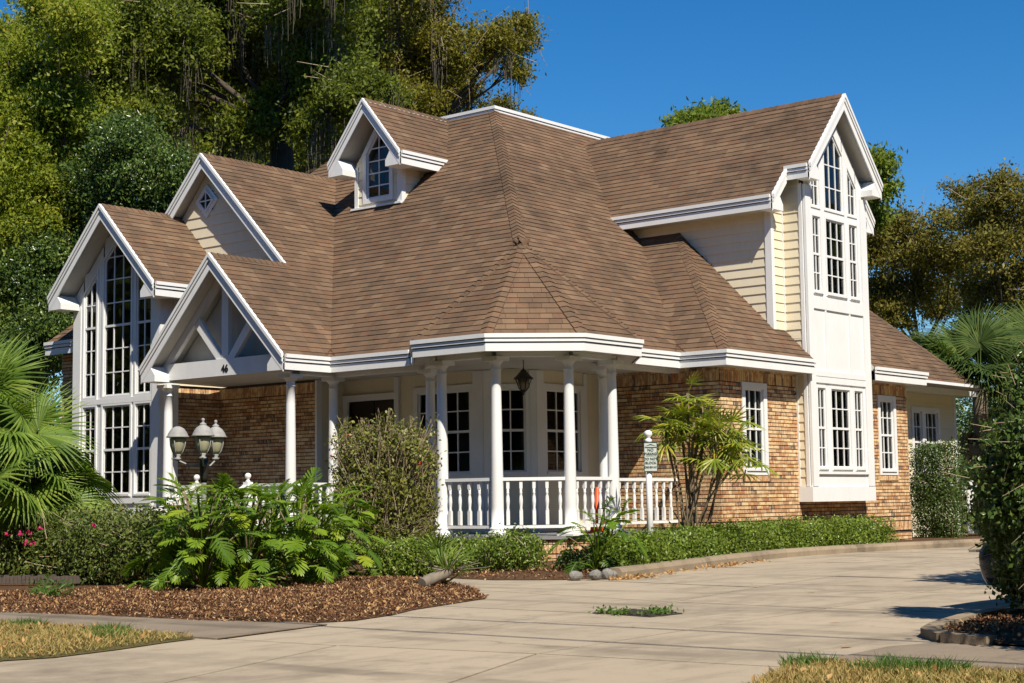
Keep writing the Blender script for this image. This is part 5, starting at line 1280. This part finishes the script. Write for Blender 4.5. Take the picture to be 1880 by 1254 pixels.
pr1 = at(1798, 700, 39.0); palm('cabbage_palm', 'cabbage palm with drooping dark fronds and dead skirt behind the right end of the house', (pr1.x, pr1.y), pr1.z-.15, cm, gold(70, -40, 82), 1.15, .17, dead=(20, dm))
pr2 = at(1900, 690, 43.0); palm('cabbage_palm', 'second cabbage palm standing farther back behind the big dark bush', (pr2.x, pr2.y), pr2.z, cm, gold(50, -30, 82), 1.15, .17, dead=(10, dm))
# lady palm against the brick wall
lm = [fan_mesh(9, 1.4, .40, .15, .036, .4, .24, 40+k, 'ladypalm') for k in range(3)]
lb = at(1262, 985, 24.2); lady = thing('lady_palm', (lb.x, lb.y, 0), 'clump of lady palm canes with fingered yellow green leaves against the brick wall', 'palm')
heads = [(1215, 765), (1245, 740), (1262, 722), (1290, 745), (1300, 775), (1320, 765), (1335, 790), (1352, 800), (1368, 830), (1228, 790), (1275, 775), (1345, 765), (1310, 815), (1285, 800), (1255, 770)]
for i, (px, py) in enumerate(heads):
    d_ = 24.2+rng.normal()*.22; tp = at(px, py, d_); b0 = Vector((lb.x+rng.normal()*.13, lb.y+rng.normal()*.10, 0)); md_ = b0.lerp(tp, .55)+Vector((rng.normal()*.04, rng.normal()*.04, .10))
    mb = MB(); mb.tube([b0, b0.lerp(md_, .5), md_, tp], [.014, .014, .018, .024], 6); mb.build('cane', 'cane', lady)
    for k in range(8):
        az = k*2.4+rng.random(); el = R(-60+120*rng.random()); x = Vector((math.cos(az)*math.cos(el), math.sin(az)*math.cos(el), math.sin(el))); y = Vector((-math.sin(az), math.cos(az), 0)); z_ = x.cross(y); s = .6+.45*rng.random()
        o = bpy.data.objects.new('frond', lm[k % 3]); link(o, lady); o.matrix_basis = Matrix.Translation(tp-Vector((0, 0, .3*rng.random()))) @ Matrix((x*s, y*s, z_*s)).transposed().to_4x4()
for i in range(12):
    b0 = Vector((lb.x+rng.normal()*.16, lb.y+rng.normal()*.12, 0)); e_ = b0+Vector((rng.normal()*.2, rng.normal()*.2, .7+.8*rng.random())); mb = MB(); mb.tube([b0, b0.lerp(e_, .5)+Vector((.03, 0, 0)), e_], [.013, .012, .01], 6); mb.build('cane', 'cane', lady)
# palmetto regrowing from the cut palm log in the mulch
lg = gp(775, 1085); stump = thing('palm_log', (lg[0], lg[1], .05), 'grey cut palm log lying on the bark mulch', 'log')
q = gp(826, 1064); mb = MB(); v0 = Vector((lg[0], lg[1], .08)); v1 = Vector((lg[0]+.5, lg[1]+.05, .19)); mb.tube([v0+(v1-v0)*t for t in (0, .25, .5, .75, 1)], [.055, .068, .062, .068, .05], 11); mb.build('trunk', 'palmtrunk', stump)
P = np.array([tuple(v1)]*16); D = np.column_stack([rng.normal(size=16)*.25+.1, rng.normal(size=16)*.2, np.abs(rng.normal(size=16))*.16]); sticks(P, D, .008, 'palmtrunk', 'root_stub', stump)
sm = [fan_mesh(11, 1.2, .34, .15, .015, .2, .2, 60, 'fan')]
palm('palmetto', 'small palmetto shoot growing beside the cut palm log', (lg[0]+.5, lg[1]+.15), .16, sm, gold(9, 25, 85), 1., 0, cat='palm')
P = np.column_stack([gp(92, 1102)[0]+rng.normal(size=160)*.09, gp(92, 1102)[1]+rng.normal(size=160)*.12, .06+np.abs(rng.normal(size=160))*.07]); tf = thing('seedling', (gp(92, 1102)[0], gp(92, 1102)[1], .05), 'small green seedling clump in the mulch before the azaleas', 'plant'); leaves('foliage', P, .09, .02, 'weed', tf)

# ================================================================== TREES
def tree(name, label, base_px, d, clumps, mat, dens=.8, L=.10, W=.05, tr=.35, fork=None, moss=0, bark='bark', group=None, sub=16, depth_j=2.5, twigs=0):
    g = at(base_px, 900, d); b = Vector((g.x, g.y, 0)); t = thing(name, tuple(b), label, 'tree', group)
    fk = at(*fork, d) if fork else at(base_px, sum(c[1] for c in clumps)/len(clumps)+120, d)
    tk = MB(); tk.tube([b, b.lerp(fk, .5)+Vector((.15, -.1, 0)), fk], [tr*1.25, tr, tr*.8], 12); PP = []; tips = []
    for k, c in enumerate(clumps):
        dj = d+random.uniform(-depth_j, depth_j); q = at(c[0], c[1], dj); rm = c[2]*d/FPX
        nb = 7; tips.append((q, rm)); PP.append(clump(tuple(q), (rm*1.25, rm*1.25, rm*1.1), int(dens*c[2]*c[2]*.5), 7, .16, 2.1))
        for j in range(nb):
            dv = Vector(tuple(unit(rng.normal(size=(1, 3)))[0]))*rm*rng.uniform(.2, 1.12); dv.z *= .85; rr = rm*rng.uniform(.3, .66)
            PP.append(clump(tuple(q+dv), (rr*1.25, rr*1.25, rr*.72), int(dens*c[2]*c[2]/nb*(rr/rm/.44)**2), sub, .13+.03*rr))
        mid_ = fk.lerp(q, .5)+Vector((random.uniform(-.5, .5), random.uniform(-.5, .5), -.25+random.uniform(-.3, .3))); r0 = tr*.30
        tk.tube([fk-(fk-b).normalized()*.1, fk.lerp(mid_, .5)+Vector((0, 0, -.1)), mid_, q], [r0, r0*.75, r0*.5, r0*.16], 7)
        for j in range(5):
            e = q+Vector(tuple(rng.normal(size=3)))*rm*.55; s_ = mid_.lerp(q, random.uniform(.2, .9)); tk.tube([s_, s_.lerp(e, .5)+Vector((0, 0, .1)), e], [r0*.25, r0*.16, .012], 5)
    tk.build('trunk', bark, t); PP = np.concatenate(PP); V_, F_ = leaf_arrays(PP, L*rng.choice([.6, .85, 1.1, 1.45], len(PP)), W*rng.choice([.75, 1., 1.25], len(PP)), .3); link(bpy.data.objects.new('crown', np_mesh('crown', V_, F_, mat)), t)
    if moss:
        i = rng.integers(0, len(PP), moss); P = PP[i]-np.array([0, 0, .1]); nc = moss//12; cl = P[rng.integers(0, moss, nc)]; P = np.repeat(cl, 12, 0)+rng.normal(size=(nc*12, 3))*np.array([.12, .12, .15])
        D = np.column_stack([rng.normal(size=len(P))*.06, rng.normal(size=len(P))*.06, -(.35+rng.random(len(P))*1.0)]); sticks(P, D, .009, 'moss', 'hanging_moss', t, kind='stuff')
    if twigs:
        i = rng.integers(0, len(PP), twigs); D = unit(rng.normal(size=(twigs, 3)))*.75; sticks(PP[i], D, .011, 'twig', 'bare_twig', t, kind='stuff')
    return t
tree('live_oak', 'massive live oak with hanging moss rising behind the front gables', 520, 41, [(300, 55, 85), (400, 35, 80), (480, 95, 75), (385, 130, 65), (300, 150, 65), (225, 110, 75), (560, 50, 75), (630, 30, 75), (590, 120, 65), (655, 165, 55), (545, 175, 40), (255, 200, 55), (190, 40, 70), (520, 10, 70), (450, 225, 50), (510, 200, 45), (580, 215, 45), (400, 190, 50), (270, -20, 80), (430, -40, 90), (580, -50, 90)], 'oak', 1.35, .11, .06, .36, (515, 225), moss=1800, twigs=350)
tree('live_oak', 'olive leaved oak reaching a long limb over the roof ridge', 800, 45, [(690, 40, 75), (770, 30, 62), (815, 75, 48), (775, 112, 58), (845, 130, 32), (905, 68, 36), (945, 78, 34), (948, 128, 26), (893, 108, 30), (850, 172, 38), (918, 196, 24), (735, 190, 52), (690, 120, 55), (805, 185, 40), (958, 48, 20), (960, 215, 16), (700, -40, 90), (790, -40, 50)], 'oakolive', 1.35, .10, .055, .28, (800, 215), moss=700, twigs=450)
tree('elm', 'yellow green spring tree at the far left with russet crown tips', 60, 37.5, [(60, 110, 62), (130, 80, 62), (30, 230, 75), (125, 195, 66), (65, 325, 76), (160, 280, 62), (25, 430, 76), (100, 420, 62), (10, 560, 60), (-30, 330, 80), (-20, 160, 60), (100, 10, 50), (30, 60, 42), (160, 20, 50), (45, 500, 62), (110, 520, 50), (70, 590, 48), (0, 640, 55)], 'spring', 1.25, .095, .052, .16, (20, 560), depth_j=1.5)
tree('evergreen', 'dark glossy evergreen filling the gap behind the left gable ridge', 220, 37, [(200, 330, 66), (272, 345, 56), (150, 400, 66), (240, 420, 56), (85, 480, 66), (120, 560, 62), (300, 310, 46), (60, 600, 62), (245, 265, 55), (180, 480, 60), (300, 400, 40)], 'dkleaf', 1.2, .085, .045, .3, (200, 540))
tree('live_oak', 'dim oak farther back whose crown fills the gaps at the left', 150, 58, [(40, 180, 90), (140, 150, 90), (240, 250, 90), (120, 300, 90), (330, 120, 90), (60, 420, 90), (180, 420, 80), (420, 170, 80), (300, 330, 70), (10, 300, 80), (40, 540, 80), (120, 600, 70), (-10, 640, 80), (80, 660, 60)], 'oak', .55, .2, .11, .4, (150, 520))
tree('live_oak', 'shaded oak standing deep behind the dormer among hanging moss', 430, 54, [(330, 240, 65), (400, 215, 60), (470, 270, 60), (540, 260, 60), (600, 230, 60), (660, 230, 55), (360, 300, 55), (560, 310, 50), (430, 310, 50), (700, 250, 45), (620, 290, 45), (760, 240, 40)], 'oak', .8, .14, .075, .5, (440, 330), moss=900)
tree('sweetgum', 'bright green tree showing above and beside the tower roof', 1440, 54, [(1290, 222, 28), (1248, 228, 18), (1330, 218, 26), (1430, 335, 70), (1605, 300, 30), (1620, 345, 28), (1560, 345, 45), (1612, 395, 22), (1270, 236, 28)], 'bright', 1.4, .15, .08, .3, (1440, 420))
tree('live_oak', 'brown green oak directly right of the white tower', 1680, 58, [(1640, 470, 55), (1700, 440, 55), (1615, 530, 48), (1690, 520, 52), (1745, 480, 48), (1640, 420, 34), (1600, 455, 46), (1760, 540, 40), (1720, 570, 30), (1650, 575, 34), (1610, 580, 30)], 'rightoak', 1.05, .13, .07, .2, (1690, 640), twigs=150)
tree('live_oak', 'taller brown green oak at the far right beyond the palms', 1860, 52, [(1800, 395, 52), (1860, 370, 55), (1772, 352, 24), (1830, 455, 55), (1890, 450, 60), (1775, 455, 45), (1850, 530, 45), (1910, 560, 60), (1800, 520, 44), (1790, 575, 30)], 'rightoak', 1.0, .12, .065, .2, (1850, 640), twigs=150)
for px, d_, lab in ((1640, 62, 'low thicket seen between tower and cabbage palms'), (1760, 60, 'low thicket behind the cabbage palm trunk'), (1890, 56, 'low thicket behind the farther cabbage palm')):
    g = at(px, 800, d_); shrub('thicket', lab, 'shrub', (g.x, g.y, 0), (2.4, 2.4, 5.4), 9000, .16, .08, 'clip', twigs=50, sub=10, sig=.25)
for px, d_, lab in ((10, 36, 'dark shrub mass behind the fan palm at the left edge'), (-90, 30, 'dark shrub left of the fan palm')):
    g = at(px, 860, d_); shrub('thicket', lab, 'shrub', (g.x, g.y, 0), (1.3, 1.3, 4.2), 9000, .10, .05, 'dkleaf', twigs=50, sub=10, sig=.15)
# unseen trees added behind the camera to shade the porch; windows mirror them
spots = [(-12+rng.normal()*.6, y_) for y_ in range(-16, 66, 6)]+[(x_, -13+rng.normal()*.6) for x_ in range(-4, 66, 6)]+[(6, 47), (12, 50), (-2, 52), (63, -4), (66, 4), (62, 10)]
for i, (x, y) in enumerate(spots):
    h_ = 13+2.5*rng.random(); t = thing('added_tree', (x, y, 0), 'unseen leafy oak added to shade the porch and show in window reflections', 'tree', 'added oaks behind the camera'); mb = MB(); mb.tube([(x, y, 0), (x, y, h_*.6)], [.35, .2], 8); mb.build('trunk', 'bark', t)
    PP = np.concatenate([clump((x+rng.normal()*1.7, y+rng.normal()*1.7, h_*(.12+.78*(k+rng.random())/9)), (3.0, 3.0, 1.9), 620, 15, .45) for k in range(9)]); leaves('crown', PP, .8, .5, 'oak', t)
# utility wires over the street, their shadows cross the drive
for nm, x, z in (('upper power cable strung along the street', 7.0, 7.6), ('lower telephone cable strung along the street', 6.3, 6.6)):
    mb = MB(); mb.tube([(x, -45+i*6, z+.9*((i-8)/8)**2) for i in range(17)], .024, 6); link(bpy.data.objects.new('overhead_wire', mb.mesh('overhead_wire', 'rubber')), None, label=nm, cat='wire')
